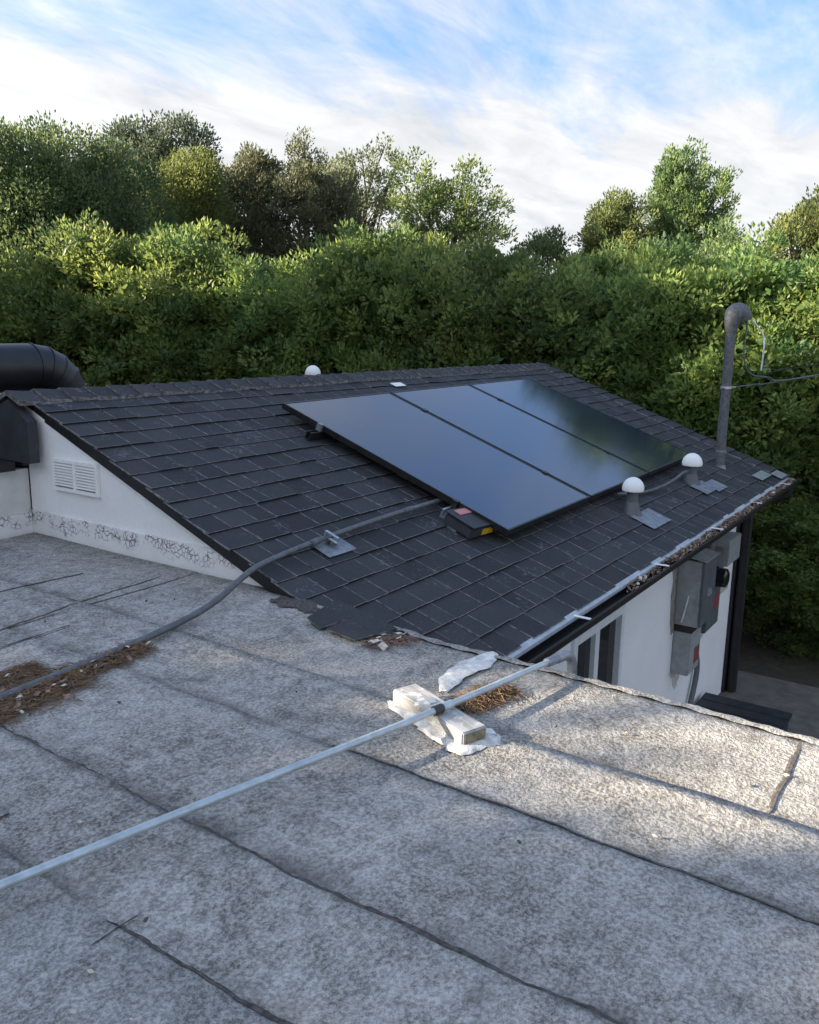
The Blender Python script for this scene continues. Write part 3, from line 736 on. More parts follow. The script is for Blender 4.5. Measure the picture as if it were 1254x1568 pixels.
pipe_vent((5.47, 1.93, -.105), .135, .073, 'white domed vent cap near the gutter, nearer of the two, square flashing', plate=[(5.36, 5.70, 1.735, 1.90, .014)])
pipe_vent((6.86, 1.95, -.100), .142, .080, 'white domed vent cap beside the grey mast, farther of the two', plate=[(6.72, 7.02, 1.78, 1.92, .018), (6.98, 7.24, 1.755, 1.89, .013)])
pipe_vent((5.03, 4.35, ZR-.19*.37), .800, .060, 'white domed vent cap peeking over the ridge')
# thin grey hose from under the array to the farther vent
b = MB(); b.tube(bez([RP(5.55, .56, .05), RP(5.95, .50, .03), RP(6.25, .47, .045), RP(6.45, .45, .085), (6.63, 1.955, .015), (6.80, 1.955, .012)], 8), .011, 10)
tag(b.build('grey_hose', DKCON, smooth=True), 'thin grey pipe bent from under the panels to the farther vent cap', 'pipe')
for i, (x0, x1, ya, yb) in enumerate(((7.98, 8.34, 1.645, 1.74), (8.36, 8.62, 1.56, 1.66))):
    b = MB(); b.box(x0, x1, y2s(ya), y2s(yb), .021+.004*i, .0245+.004*i, RM)
    tag(b.build('metal_patch', GALV), ('square bright metal patch on shingles beyond the mast', 'bright metal patch at the far corner of the eave')[i], 'metal patch')
b = MB(); b.box(5.52, 5.66, y2s(3.92), y2s(3.98), .014, .018, RM); tag(b.build('white_scrap', WHITE), 'small white scrap on shingles above the first panel joint', 'scrap')

# ------------------------------------------------------------------ service mast and wires
ms_ = empty('service_mast', (7.85, 1.985, -.12)); tag(ms_, 'grey service mast with hooded top rising from the roof', 'mast')
b = MB(); b.tube([(0, 0, -.2), (-.02, 0, .5), (-.045, -.005, 1.33)], .042, 18); b.build('pole', MAST, ms_, smooth=True)
b = MB(); b.tube([(-.007, 0, .17), (-.008, 0, .19)], .0455, 18); b.build('collar', LEAD, ms_, smooth=True)
b = MB(); b.lathe([(.10, -.045), (.085, -.03), (.055, .02), (.047, .055)], (0, 0, 0)); b.build('boot', LEAD, ms_, smooth=True)
hd = MB(); ring = 18
axis = bez([(-.042, -.004, 1.22), (-.045, -.006, 1.30), (-.030, -.018, 1.365), (.005, -.040, 1.385), (.03, -.065, 1.360), (.035, -.075, 1.315)], 5)
rads = [.048, .05, .053, .056, .060, .064, .068, .072, .076, .080, .083, .085, .086, .087, .087, .087, .086, .085, .084, .083, .081, .079, .077, .075, .072, .068][:len(axis)]
hd.tube(axis, rads, ring); hd.build('weatherhead', MAST, ms_, smooth=True)
b = MB(); b.tube([(-.021, 0, .735), (-.0213, 0, .755)], .049, 18); b.tube([(-.085, .02, .745), (.06, -.06, .745)], .007, 8); b.build('wire_clamp', GALV, ms_, smooth=True)
def wire(name, pts, r, m, label, n=8):
    b = MB(); b.tube(bez(pts, n), r, 8); return tag(b.build(name, m, smooth=True), label, 'cable', 'service wires at the mast')
mb = Vector((7.85, 1.985, -.12))
hx = mb + Vector((.075, -.125, 1.335))
pole_top = Vector((20, -7.5, 4.2))
wire('service_cable', [hx, hx+Vector((.03, -.05, -.05)), hx+Vector((.045, -.12, -.16)), hx+Vector((.05, -.125, -.30)), hx+Vector((.05, -.12, -.44))], .0075, CLOTHW, 'white taped cable hanging from the hood, right of the mast')
wire('service_cable', [hx+Vector((-.015, .02, -.01)), hx+Vector((-.01, .02, -.14)), hx+Vector((-.015, .02, -.30)), hx+Vector((.03, -.02, -.45)), hx+Vector((.16, -.15, -.50)), hx+Vector((.6, -.55, -.47)), hx+Vector((3.5, -3.0, .2)), pole_top+Vector((0, 0, -.3))], .0075, DKCON, 'grey cable looping below the hood and away to the right')
wire('service_cable', [mb+Vector((.03, -.04, .745)), mb+Vector((.25, -.20, .77)), mb+Vector((.6, -.5, .83)), mb+Vector((3.5, -3.0, 1.45)), pole_top], .0055, DKCON, 'bare support wire clamped to the middle of the mast')
wire('service_cable', [hx+Vector((.05, -.12, -.44)), hx+Vector((.10, -.16, -.41)), hx+Vector((.6, -.52, -.38)), hx+Vector((3.5, -3.0, .25)), pole_top+Vector((0, 0, -.15))], .0045, RUBBER, 'thin dark wire running right from the white taped cable')
up = empty('utility_pole', (20, -7.5, GZ)); tag(up, 'wooden utility pole off to the right, holding the service wires', 'pole')
b = MB(); b.tube([(0, 0, 0), (0, 0, 7.6)], [.16, .11], 14); b.build('pole', BARK, up, smooth=True)
b = MB(); b.box(-.9, .9, -.05, .05, 7.0, 7.1); b.build('crossarm', BARK, up)

# ------------------------------------------------------------------ electrical gear on the eave wall
def gear(name, label, x0, x1, z0, z1, dep, m, extra=None, cat='electrical box'):
    t = empty(name, (x0, WY, z0)); tag(t, label, cat)
    w, h = x1-x0, z1-z0
    b = MB(); b.box(0, w, -dep, -.002, 0, h); b.build('body', m, t, bevel=.006)
    if extra: extra(t, w, h, dep)
    return t
def main_x(t, w, h, d):
    b = MB(); b.box(-.012, w+.012, -d-.016, -d-.002, .01, h+.004); b.build('door', MBOX2, t, bevel=.004)
    b = MB(); b.add([(-.02, -d-.03, h+.005), (w+.02, -d-.03, h+.005), (w+.02, -.001, h+.05), (-.02, -.001, h+.05), (-.02, -d-.03, h+.012), (w+.02, -d-.03, h+.012), (w+.02, -.001, h+.058), (-.02, -.001, h+.058)], [(0, 1, 2, 3), (7, 6, 5, 4), (0, 4, 5, 1), (1, 5, 6, 2), (3, 7, 4, 0)]); b.build('rain_hood', MBOX, t)
    for q in range(12):
        b = MB(); zz = .05 + q*(h-.1)/11; b.box(-.006, -.0005, -d+.01, -d+.035, zz, zz+.018); b.build('rib', MBOX, t)
    b = MB(); b.tube([(-.012, -.11, .26), (-.014, -.07, .03)], .008, 8); b.build('side_wire', CLOTHW, t, smooth=True)
    b = MB(); b.box(w*.3, w*.6, -d-.03, -d-.0165, h*.45, h*.55); b.build('latch', GALV, t)
gear('electrical_panel', 'large grey electrical panel with rain hood on white wall', 6.66, 7.0, -1.225, -.68, .20, MBOX, main_x)
def sub_x(t, w, h, d):
    b = MB(); b.box(.14, w-.03, -d-.0035, -d-.001, .07, h*.55); b.build('red_label', RED, t)
    b = MB(); b.box(-.004, w+.004, -d-.006, -.003, h+.001, h+.05); b.build('top_hub', BLACK, t)
gear('disconnect_box', 'small grey disconnect box with red label below the electrical panel', 6.68, 6.98, -1.655, -1.285, .145, MBOX, sub_x)
def met_x(t, w, h, d):
    M = Matrix.Translation((w/2, -d, h*.68)) @ Matrix.Rotation(R(90), 4, 'X')
    b = MB(); b.lathe([(.001, .10), (.06, .10), (.082, .085), (.085, .0), (.095, 0), (.095, -.001)], (0, 0, 0), 24, M); b.build('meter_dial', GLASS, t, smooth=True)
    b = MB(); b.box(.05, w-.05, -d-.0035, -d-.001, h*.24, h*.42); b.build('red_label', RED, t)
    b = MB(); b.box(.03, .10, -d-.003, -d-.001, h*.44, h*.50); b.build('yellow_label', YEL, t)
    b = MB(); b.tube([(w*.5, -d*.5, h-.01), (w*.5, -d*.5, h+.12), (w*.55, -.03, h+.26), (w*.55, -.03, h+.5)], .04, 12); b.build('riser', MAST, t, smooth=True)
gear('meter_box', 'dark grey meter box with red label beyond the electrical panel', 7.12, 7.52, -1.42, -.74, .14, MBOX2, met_x, 'meter')
gear('cable_box', 'small grey communications box near the black house corner, upper', 7.78, 8.2, -.98, -.74, .12, MBOX, None)
gear('cable_box', 'small beige box near the black house corner, lower', 7.70, 8.0, -1.24, -1.06, .09, BEIGE, None)
b = MB(); b.tube(bez([(7.25, 1.90, -1.45), (7.30, 1.915, -1.60), (7.36, 1.90, -1.85), (7.22, 1.90, -2.15), (7.0, 1.90, -2.35), (6.95, 1.90, GZ+.02)], 8), .024, 10)
tag(b.build('wall_conduit', DKCON, smooth=True), 'grey curved conduit running down white wall below the meter box', 'conduit')
b = MB(); b.tube([(7.05, 1.928, -.36), (7.05, 1.928, -.70)], .010, 8); tag(b.build('wall_conduit', MBOX, smooth=True), 'thin vertical conduit between eave and electrical panel', 'conduit')

def wall_blob(name, pts, m, seed, jit=.018):
    r = random.Random(seed); ring = []
    for i in range(len(pts)):
        a = Vector(pts[i]); c = Vector(pts[(i+1) % len(pts)])
        for k in range(6): ring.append(a.lerp(c, k/6) + Vector((r.gauss(0, jit), r.gauss(0, jit))))
    b = MB(); b.prism([(q.x, WY-.0035, q.y) for q in ring], (0, .003, 0)); return hpart(b.build(name, m))
wall_blob('bare_stucco_patch', [(6.52, -.60), (6.9, -.56), (7.5, -.52), (7.9, -.58), (8.25, -.68), (8.22, -1.02), (7.7, -1.3), (7.55, -1.46), (6.6, -1.30)], simple('bare_grey_stucco', (.30, .28, .25), .95, vary=.35, scale=16, bmp=.6), 3)
wall_blob('drip_stain', [(6.66, -1.66), (6.99, -1.66), (6.95, -1.78), (6.85, -1.86), (6.74, -1.74)], simple('stained_stucco', (.56, .54, .50), .9, vary=.25, scale=18), 4, .012)
for k, (pts, rr_, mm, lab) in enumerate((
        ([(7.02, 1.86, -.92), (7.06, 1.85, -.95), (7.10, 1.86, -1.0)], .022, MBOX, 'short grey conduit joining the electrical panel and the meter box'),
        ([(7.54, 1.88, -.86), (7.65, 1.87, -.84), (7.79, 1.88, -.85)], .020, MAST, 'short conduit joining the meter box and the upper cable box'),
        ([(6.83, 1.86, -1.286), (6.83, 1.86, -1.22)], .026, MAST, 'conduit stub between electrical panel and disconnect box'),
        ([(7.60, 1.915, -1.00), (7.58, 1.905, -1.2), (7.50, 1.90, -1.46), (7.38, 1.90, -1.56), (7.30, 1.905, -1.50)], .008, CLOTHW, 'loose white cable looping below the meter box'))):
    b = MB(); b.tube(bez(pts, 6), rr_, 10); tag(b.build('wall_conduit' if k < 3 else 'wall_cable', mm, smooth=True), lab, 'conduit' if k < 3 else 'cable')
# dark low wooden platform beside the wall
pf = empty('low_platform', (7.3, 1.5, GZ+.02)); tag(pf, 'low dark wooden platform of planks against the white wall', 'platform')
for i in range(5):
    b = MB(); b.box(-.42+i*.172, -.42+i*.172+.164, -.36, .40, .25, .285); b.build('plank', DKWOOD, pf, bevel=.004)
for a in ((-.40, .41, -.34, -.30), (-.40, .41, .34, .38)):
    b = MB(); b.box(a[0], a[1], a[2], a[3], .02, .248); b.build('skirt_board', DKWOOD, pf)
for x in (-.38, .36):
    for y in (-.29, .28):
        b = MB(); b.box(x, x+.04, y, y+.05, 0, .248); b.build('leg', DKWOOD, pf)

# ------------------------------------------------------------------ black duct behind the ridge
du = empty('air_duct', (2.9, 4.72, .4)); tag(du, 'thick black round duct with segmented elbow behind the ridge', 'duct')
DU = Matrix.Translation((-2.9, -4.72, -.4))
dr = .137; dz = .842; dy = 4.72; xe = 2.98
def dpart(b, name, smooth=True): o = b.build(name, DUCTM, du, smooth=smooth); o.matrix_parent_inverse = DU; return o
DUCTM = simple('black_duct_metal', (.020, .021, .024), .42, .2, vary=.35, scale=8)
b = MB(); b.tube([(1.0, dy, dz), (xe-.05, dy, dz)], dr, 36); dpart(b, 'straight_run')
rad = .215; segs = 5
for k in range(segs):
    a0, a1 = k*90/segs, (k+1)*90/segs
    P = lambda a: Vector((xe-.05+rad*math.sin(R(a)), dy, dz-rad+rad*math.cos(R(a))))
    b = MB(); m0, m1 = P(a0), P(a1)
    # mitred gore: rings perpendicular to the local tangent at each end
    vs = []; nn = 36
    for a in (a0, a1):
        c = P(a); rn = Vector((math.sin(R(a)), 0, math.cos(R(a)))); side = Vector((0, 1, 0))
        for q in range(nn): vs.append(c + (rn*math.cos(2*math.pi*q/nn) + side*math.sin(2*math.pi*q/nn))*dr)
    b.add(vs, [(q, (q+1) % nn, nn+(q+1) % nn, nn+q) for q in range(nn)]); dpart(b, 'elbow_gore')
    c = P(a0); rn = Vector((math.sin(R(a0)), 0, math.cos(R(a0)))); tg = Vector((math.cos(R(a0)), 0, -math.sin(R(a0))))
    b = MB(); b.tube([c-tg*.004, c+tg*.004], dr+.004, 36); dpart(b, 'seam_ring')
xd = xe-.05+rad
b = MB(); b.tube([(xd, dy, dz-rad), (xd, dy, .40)], dr, 36); dpart(b, 'drop')
b = MB(); b.tube([(1.0, dy, dz), (.9, dy, dz-.05), (.86, dy, dz-.15), (.86, dy, .36)], dr, 30); dpart(b, 'drop')
b = MB(); b.box(2.52, 2.72, 4.30, 4.36, ZR-.14, ZR+.005); tag(b.build('white_block', WHITE), 'white bracket under the black duct', 'bracket')

# ------------------------------------------------------------------ litter
def needles(name, area, n, seed, m, label, L=(.03, .08), hgt=.025, pale=0):
    r = random.Random(seed); b = MB()
    for i in range(n):
        a, c = area[r.randrange(len(area))]
        t = r.random(); sp = r.gauss(0, .33)
        x = a[0] + (c[0]-a[0])*t; y = a[1] + (c[1]-a[1])*t + sp*a[2]
        z = .006 + und(x, y) + r.random()**2*hgt*max(.1, 1-abs(sp))
        l = r.uniform(*L); an = r.gauss(R(20), R(50)); dz = r.gauss(0, .10)
        d = Vector((math.cos(an), math.sin(an), dz))*l*.5; w = Vector((-math.sin(an), math.cos(an), 0))*r.uniform(.0009, .0018)
        P = Vector((x, y, z)); q = [P-d-w, P-d+w, P+d+w*.5, P+d-w*.5, P+Vector((0, 0, .002))]
        for v in q: v.z = max(v.z, und(v.x, v.y)+.0045)
        b.add(q, [(0, 1, 4), (1, 2, 4), (2, 3, 4), (3, 0, 4)], 0)
    for i in range(pale):
        a, c = area[r.randrange(len(area))]; t = r.random(); x = a[0]+(c[0]-a[0])*t; y = a[1]+(c[1]-a[1])*t + r.gauss(0, .3)*a[2]
        s = r.uniform(.008, .022); an = r.uniform(0, 6.3); P = Vector((x, y, und(x, y)+.010+r.random()*hgt))
        e1 = Vector((math.cos(an), math.sin(an), r.gauss(0, .3)))*s; e2 = Vector((-math.sin(an), math.cos(an), r.gauss(0, .4)))*s*.6
        b.add([P-e1, P-e2*.9, P+e1, P+e2], [(0, 1, 2, 3)], 1 if r.random() < .55 else 2)
    return tag(b.build(name, [m, PALE, NEEDLE2], fix=False), label, 'debris', kind='stuff')
needles('pine_needles', [((.75, 2.20, .14), (1.35, 2.25)), ((1.1, 2.25, .16), (1.5, 2.27)), ((1.35, 2.26, .09), (1.78, 2.31)), ((1.1, 2.42, .08), (1.45, 2.43))], 5200, 1, NEEDLE, 'brown pine needles piled along the dark conduit', pale=110)
needles('pine_needles', [((2.00, 1.185, .06), (2.14, 1.16)), ((2.02, 1.17, .08), (2.20, 1.13))], 1500, 2, NEEDLE, 'brown pine needles under the bright conduit beside wood block', pale=6)
needles('pine_needles', [((2.24, 1.70, .10), (2.40, 1.63))], 500, 4, NEEDLE2, 'dull needles at the flat roof edge by the shingle scraps', L=(.012, .035), hgt=.01, pale=20)
# gutter litter
r = random.Random(9); b = MB()
for i in range(2600):
    x = 4.2 + (r.random()**.7)*4.4; y = YE - .092 + r.random()*.062; z = -.270 + r.random()*.022 + .006*math.sin(x*9) + .006*math.sin(x*23)
    s = r.uniform(.006, .026); P = Vector((x, y, z)); an = r.uniform(0, 6.3)
    e1 = Vector((math.cos(an), math.sin(an)*.7, r.gauss(0, .35)))*s; e2 = Vector((-math.sin(an), math.cos(an)*.7, r.gauss(0, .4)))*s*r.uniform(.25, .8)
    q = [P-e1, P-e2, P+e1, P+e2]
    for v in q: v.y = min(max(v.y, YE-.094), YE-.034)
    b.add(q, [(0, 1, 2, 3)], 0 if r.random() < .72 else (1 if r.random() < .45 else 2))
tag(b.build('gutter_litter', [NEEDLE2, PALE, NEEDLE], fix=False), 'brown dry leaves filling the black gutter', 'debris', kind='stuff')
# small pale bits lying about on the flat roof
b = MB(); r = random.Random(17)
for i in range(70):
    x = r.uniform(.5, 2.4); y = r.uniform(.2, 4.0); s = r.choice((.0025, .003, .004, .008)); z = und(x, y) + .010
    P = Vector((x, y, z)); an = r.uniform(0, 6)
    e1 = Vector((math.cos(an), math.sin(an), 0))*s; e2 = Vector((-math.sin(an), math.cos(an), 0))*s*.6
    b.add([P-e1, P-e2, P+e1, P+e2, P+Vector((0, 0, s*.6)), P-Vector((0, 0, .006))], [(0, 1, 4), (1, 2, 4), (2, 3, 4), (3, 0, 4), (1, 0, 5), (2, 1, 5), (3, 2, 5), (0, 3, 5)], r.choice((0, 0, 1)))
tag(b.build('roof_grit', [PALE, TAR], fix=False), 'tiny pale chips scattered over the flat roof', 'debris', kind='stuff')

# ------------------------------------------------------------------ trees and hedge
def leaf_mesh(name, pos, dirs, ln, wid, tint, material, rg):
    n = len(pos)
    dirs = dirs/np.linalg.norm(dirs, axis=1)[:, None]
    q = rg.normal(size=(n, 3)); side = np.cross(dirs, q); side /= np.linalg.norm(side, axis=1)[:, None]+1e-9
    nor = np.cross(side, dirs)
    L = ln[:, None]; Wd = wid[:, None]
    v = np.empty((n, 4, 3)); mid = pos + dirs*L*.45
    v[:, 0] = pos; v[:, 1] = mid + side*Wd + nor*L*.10; v[:, 2] = pos + dirs*L - nor*L*.12; v[:, 3] = mid - side*Wd + nor*L*.10
    idx = (np.arange(n)*4)[:, None]
    f = np.concatenate([idx+np.array([[0, 1, 2]]), idx+np.array([[0, 2, 3]])], axis=1).reshape(-1)
    me = bpy.data.meshes.new(name)
    me.vertices.add(n*4); me.vertices.foreach_set('co', v.reshape(-1).astype(np.float32))
    me.loops.add(n*6); me.loops.foreach_set('vertex_index', f.astype(np.int32))
    me.polygons.add(n*2); me.polygons.foreach_set('loop_start', (np.arange(n*2)*3).astype(np.int32))
    me.update(calc_edges=True)
    at = me.attributes.new('tint', 'FLOAT', 'FACE'); at.data.foreach_set('value', np.repeat(np.clip(tint, 0, 1), 2).astype(np.float32))
    me.materials.append(material); return me
def unit(rg, n):
    v = rg.normal(size=(n, 3)); return v/np.linalg.norm(v, axis=1)[:, None]
def crown(rg, lobes, ncl, clr, nleaf, L, squash=1.0, shell=.75, upb=.35, square=2.0, tint_sp=.25, flat_top=False, inner=0):
    """lobes: list of (cx,cy,cz,rx,ry,rz). returns clump centres and leaves."""
    vol = np.array([l[3]*l[5] for l in lobes]); pick = rg.choice(len(lobes), ncl, p=vol/vol.sum())
    lb = np.array(lobes)[pick]; u = unit(rg, ncl)
    if square != 2.0:
        k = (np.abs(u)**square).sum(1)**(-1/square); us = u*k[:, None]
    else: us = u
    rad = shell + (1-shell)*rg.random(ncl)**.7
    rad *= 1 + .10*np.sin(3.1*u[:, 0]*2+lb[:, 0]*7) + .08*np.sin(5.3*u[:, 2]+4*u[:, 1]+lb[:, 2])
    c = lb[:, :3] + us*lb[:, 3:]*rad[:, None]
    r = clr*rg.uniform(.6, 1.35, ncl); nl = np.maximum(4, (nleaf*rg.uniform(.6, 1.3, ncl)*(r/clr)**1.5)).astype(int)
    ci = np.repeat(np.arange(ncl), nl); n = len(ci)
    v = unit(rg, n); v[:, 2] = v[:, 2]*.9 + .15
    pos = c[ci] + v*(r[ci]*rg.random(n)**.45)[:, None]*np.array([1, 1, squash])
    d = v*.75 + u[ci]*.45 + np.array([0, 0, upb]) + rg.normal(size=(n, 3))*.30
    ct = rg.normal(.42, tint_sp, ncl); tint = ct[ci] + rg.normal(0, .14, n)
    ln = L*rg.uniform(.6, 1.3, n); wd = ln*rg.uniform(.20, .30, n)
    if inner:
        pk = rg.choice(len(lobes), inner, p=vol/vol.sum()); l2 = np.array(lobes)[pk]
        ui = unit(rg, inner); pi = l2[:, :3] + ui*l2[:, 3:]*(rg.random(inner)**.5*.72)[:, None]
        pos = np.concatenate([pos, pi]); d = np.concatenate([d, rg.normal(size=(inner, 3))]); tint = np.concatenate([tint, rg.normal(.3, .15, inner)])
        li = L*1.5*rg.uniform(.7, 1.3, inner); ln = np.concatenate([ln, li]); wd = np.concatenate([wd, li*.33])
    return c, pos, d, ln, wd, tint
def trunk_mesh(rg, h, r0, centres, nl, wig=.12, split=.35):
    b = MB(); top = Vector((0, 0, h)); pts = []
    for i in range(7):
        t = i/6; pts.append(Vector((wig*math.sin(t*4+r0*50)*t, wig*math.cos(t*3.3)*t-.0, h*t)))
    b.tube(pts, [r0*(1-.62*i/6)*(1.25 if i == 0 else 1) for i in range(7)], 9)
    if len(centres):
        idx = rg.choice(len(centres), min(nl, len(centres)), replace=False)
        for i in idx:
            e = Vector(centres[i]); t0 = split + (1-split)*rg.random()
            t0 = min(t0, max(split*.8, e.z/h*.85)) if e.z > 0 else split*.8
            k = t0*6; a = pts[int(min(5, k))].lerp(pts[int(min(5, k))+1], k-int(min(5, k)))
            mid = a.lerp(e, .5) + Vector((rg.normal()*.12, rg.normal()*.12, .15+rg.random()*.2))
            L_ = (e-a).length; rr = max(.008, min(r0*.42, .018*L_))
            b.tube(bez([a, mid, e], 4), [rr*(1-.75*q/8) for q in range(9)], 5)
    return b
def make_tree(name, label, base, cen_h, lobes, mat_, seed, ncl, clr, nleaf, L, trunk=(2.5, .16), nl=22, group=None, cat='tree', **kw):
    rg = np.random.default_rng(seed); t = empty(name, base); tag(t, label, cat, group)
    c, pos, d, ln, wd, tint = crown(rg, lobes, ncl, clr, nleaf, L, **kw)
    link('crown', leaf_mesh('crown', pos, d, ln, wd, tint, mat_, rg), None, t)
    tb = trunk_mesh(rg, trunk[0], trunk[1], c, nl); tb.build('trunk', BARK, t, smooth=True, fix=False)
    return t
L_HEDGE = mk_leaf('hedge_leaf', (.062, .118, .042), (.260, .320, .085), .48, .42)
L_DARK = mk_leaf('dark_oak_leaf', (.045, .080, .038), (.160, .200, .070), .36, .5)
L_GREY = mk_leaf('grey_green_leaf', (.055, .082, .058), (.150, .185, .100), .35, .5)
L_YEL = mk_leaf('yellow_green_leaf', (.080, .115, .038), (.22, .26, .080), .42, .5)
L_BRN = mk_leaf('brownish_leaf', (.075, .090, .050), (.190, .205, .105), .30, .55)
L_MID = mk_leaf('mid_green_leaf', (.065, .105, .042), (.225, .265, .080), .40, .5)
L_POP = mk_leaf('poplar_leaf', (.065, .112, .052), (.225, .290, .105), .42, .45)

# hedge: shrub prototypes, then copies with their own label
HH = 4.75
protos = []
for k in range(4):
    rg = np.random.default_rng(100+k)
    lobes = [(0, 0, 2.2, .95, 1.05, 2.15)]
    for q in range(34):
        u = unit(rg, 1)[0]; u[2] = abs(u[2])*1.25 - .25 if q % 3 else u[2]; kk = (np.abs(u)**2.8).sum()**(-1/2.8)
        rr = rg.uniform(.34, .58); cc = np.array([0, 0, 2.35]) + u*kk*np.array([.92, 1.0, 2.0])*rg.uniform(.82, 1.05)
        lobes.append((cc[0], cc[1], cc[2], rr, rr, rr*rg.uniform(.9, 1.25)))
    c, pos, d, ln, wd, tint = crown(rg, lobes, 900, .155, 54, .076, shell=.78, upb=.40, tint_sp=.22, inner=9000)
    ok = pos[:, 2] > .15
    cm = leaf_mesh('crown', pos[ok], d[ok], ln[ok], wd[ok], tint[ok], L_HEDGE, rg)
    tb = trunk_mesh(rg, 3.2, .09, c[c[:, 2] > .8], 26, split=.15); me = bpy.data.meshes.new('trunk'); me.from_pydata(tb.v, [], tb.f); me.materials.append(BARK); me.update()
    protos.append((cm, me))
hl = ['hedge shrub off beyond the left edge of the picture, past the big oak', 'hedge shrub at the far left edge, below the big dark oak', 'hedge shrub straight behind the black duct elbow', 'hedge shrub behind the left end of the shingle ridge', 'hedge shrub below the yellow green tree',
      'hedge shrub left of the white vent cap on the ridge', 'hedge shrub just right of the white vent cap on the ridge', 'hedge shrub below the airy tree with sky gaps', 'hedge shrub behind the middle of the ridge', 'hedge shrub behind the right end of the ridge',
      'hedge shrub below the small dark tree in the skyline gap', 'hedge shrub below the tall poplar', 'hedge shrub left of the service mast', 'hedge shrub right behind the service mast', 'hedge shrub at the right edge above the dark path', 'hedge shrub off the right edge beyond the path', 'hedge shrub farthest off to the right']
hp = [(7.35, 16.6), (7.95, 14.9), (8.5, 13.5), (8.98, 12.4), (9.45, 11.3), (9.85, 10.25), (10.2, 9.2), (10.5, 8.2), (10.75, 7.2), (10.98, 6.25), (11.15, 5.3), (11.3, 4.4), (11.42, 3.5), (11.5, 2.6), (11.55, 1.7), (11.65, .7), (11.75, -.5)]
rg = np.random.default_rng(5)
for i, (x, y) in enumerate(hp):
    t = empty('hedge_shrub', (x, y, GZ)); t.rotation_euler = (0, 0, rg.uniform(0, 6.28))
    D = math.hypot(x, y); topz = 1.085 + D*math.tan(R(5.0)) + rg.uniform(-.12, .18)
    sz = (topz-GZ)/4.72; t.scale = (rg.uniform(1.02, 1.2),)*2 + (sz,)
    tag(t, hl[i], 'hedge shrub', 'tall hedge behind the house')
    cm, tm = protos[i % 4]
    for nm, me in (('crown', cm), ('trunk', tm)):
        o = bpy.data.objects.new(nm, me); C.objects.link(o); o.parent = t

for i, (x, y, sc, lab) in enumerate(((10.35, 3.3, .36, 'low dark shrub at the hedge foot behind the house corner'), (10.3, 2.35, .40, 'low dark shrub at the hedge foot right of the black corner post'), (10.35, 1.5, .38, 'low dark shrub at the hedge foot beyond the path'), (10.45, .6, .40, 'low dark shrub at the hedge foot past the right edge'))):
    t = empty('low_shrub', (x, y, GZ-.05)); t.rotation_euler = (0, 0, i*1.7); t.scale = (.62, .62, sc); tag(t, lab, 'shrub', 'low shrubs at the hedge foot')
    for nm, me in zip(('crown', 'trunk'), protos[(i+1) % 4]):
        o = bpy.data.objects.new(nm, me); C.objects.link(o); o.parent = t

def B(x, y): return (x, y, GZ)
make_tree('oak_tree', 'big dark rounded oak crown at upper left edge', B(10.6, 16.1), 0, [(0, 0, 4.5, 2.15, 2.3, 2.5), (1.0, -.6, 5.4, 1.4, 1.4, 1.55), (-.9, .7, 5.6, 1.5, 1.5, 1.75), (.1, .2, 6.1, 1.4, 1.4, 1.35)], L_DARK, 1, 1125, 0.276, 87, 0.078, (4.2, .24), 40, shell=.82, inner=14000)
make_tree('leafy_tree', 'grey green tree poking up behind the big dark oak', B(17.3, 20.9), 0, [(0, 0, 7.6, 1.5, 1.6, 1.9), (.5, -.6, 8.3, 1.0, 1.0, 1.3), (-.5, .6, 8.2, .9, .9, 1.2)], L_GREY, 2, 412, 0.276, 59, 0.102, (6.5, .18), 40, shell=.45)
make_tree('leafy_tree', 'yellow green tree just right of the big dark oak', B(13.6, 15.6), 0, [(0, 0, 5.0, 1.05, 1.05, 2.3), (.2, -.2, 6.2, .8, .8, 1.1)], L_YEL, 3, 525, 0.239, 77, 0.075, (4.5, .14), 24, shell=.7, inner=3600)
make_tree('leafy_tree', 'dull brownish tree left of centre on the skyline', B(15.5, 15.7), 0, [(0, 0, 5.2, 1.2, 1.3, 2.4), (.3, -.3, 6.8, .65, .65, .95), (-.4, .5, 6.3, .7, .7, 1.2)], L_BRN, 4, 625, 0.221, 77, 0.075, (5.5, .16), 34, shell=.6, upb=.7, inner=3000)
make_tree('leafy_tree', 'dull brownish tree with one thin spire, left of the airy tree', B(16.4, 14.4), 0, [(0, 0, 5.0, 1.2, 1.2, 2.5), (0, 0, 7.0, .35, .35, 1.1), (.5, -.5, 6.2, .7, .7, 1.1)], L_BRN, 5, 575, 0.221, 77, 0.075, (6.0, .16), 34, shell=.6, upb=.7, inner=3000)
make_tree('airy_tree', 'dark airy tree with bright sky gaps between its limbs', B(19.6, 15.3), 0, [(0, 0, 6.2, 1.25, 1.4, 2.0), (.3, -.3, 7.7, .8, .9, 1.1), (-.2, .7, 7.2, .7, .7, 1.0), (0, 0, 4.6, 1.3, 1.3, 1.4)], L_BRN, 6, 262, 0.248, 73, 0.095, (6.8, .17), 70, shell=.55)
make_tree('airy_tree', 'lighter green airy tree right of centre, before open sky', B(19.3, 12.3), 0, [(0, 0, 5.6, 1.25, 1.4, 1.9), (.2, -.8, 6.6, .7, .8, 1.1), (-.3, .5, 6.9, .8, .8, 1.2), (0, 0, 4.2, 1.3, 1.3, 1.3)], L_MID, 7, 312, 0.248, 77, 0.092, (6.2, .17), 70, shell=.5)
make_tree('small_tree', 'small dark tree low in the gap of the skyline', B(21.6, 10.5), 0, [(0, 0, 5.0, .9, 1.1, 1.15)], L_DARK, 8, 212, 0.221, 70, 0.082, (4.6, .1), 16, shell=.6, upb=.7)
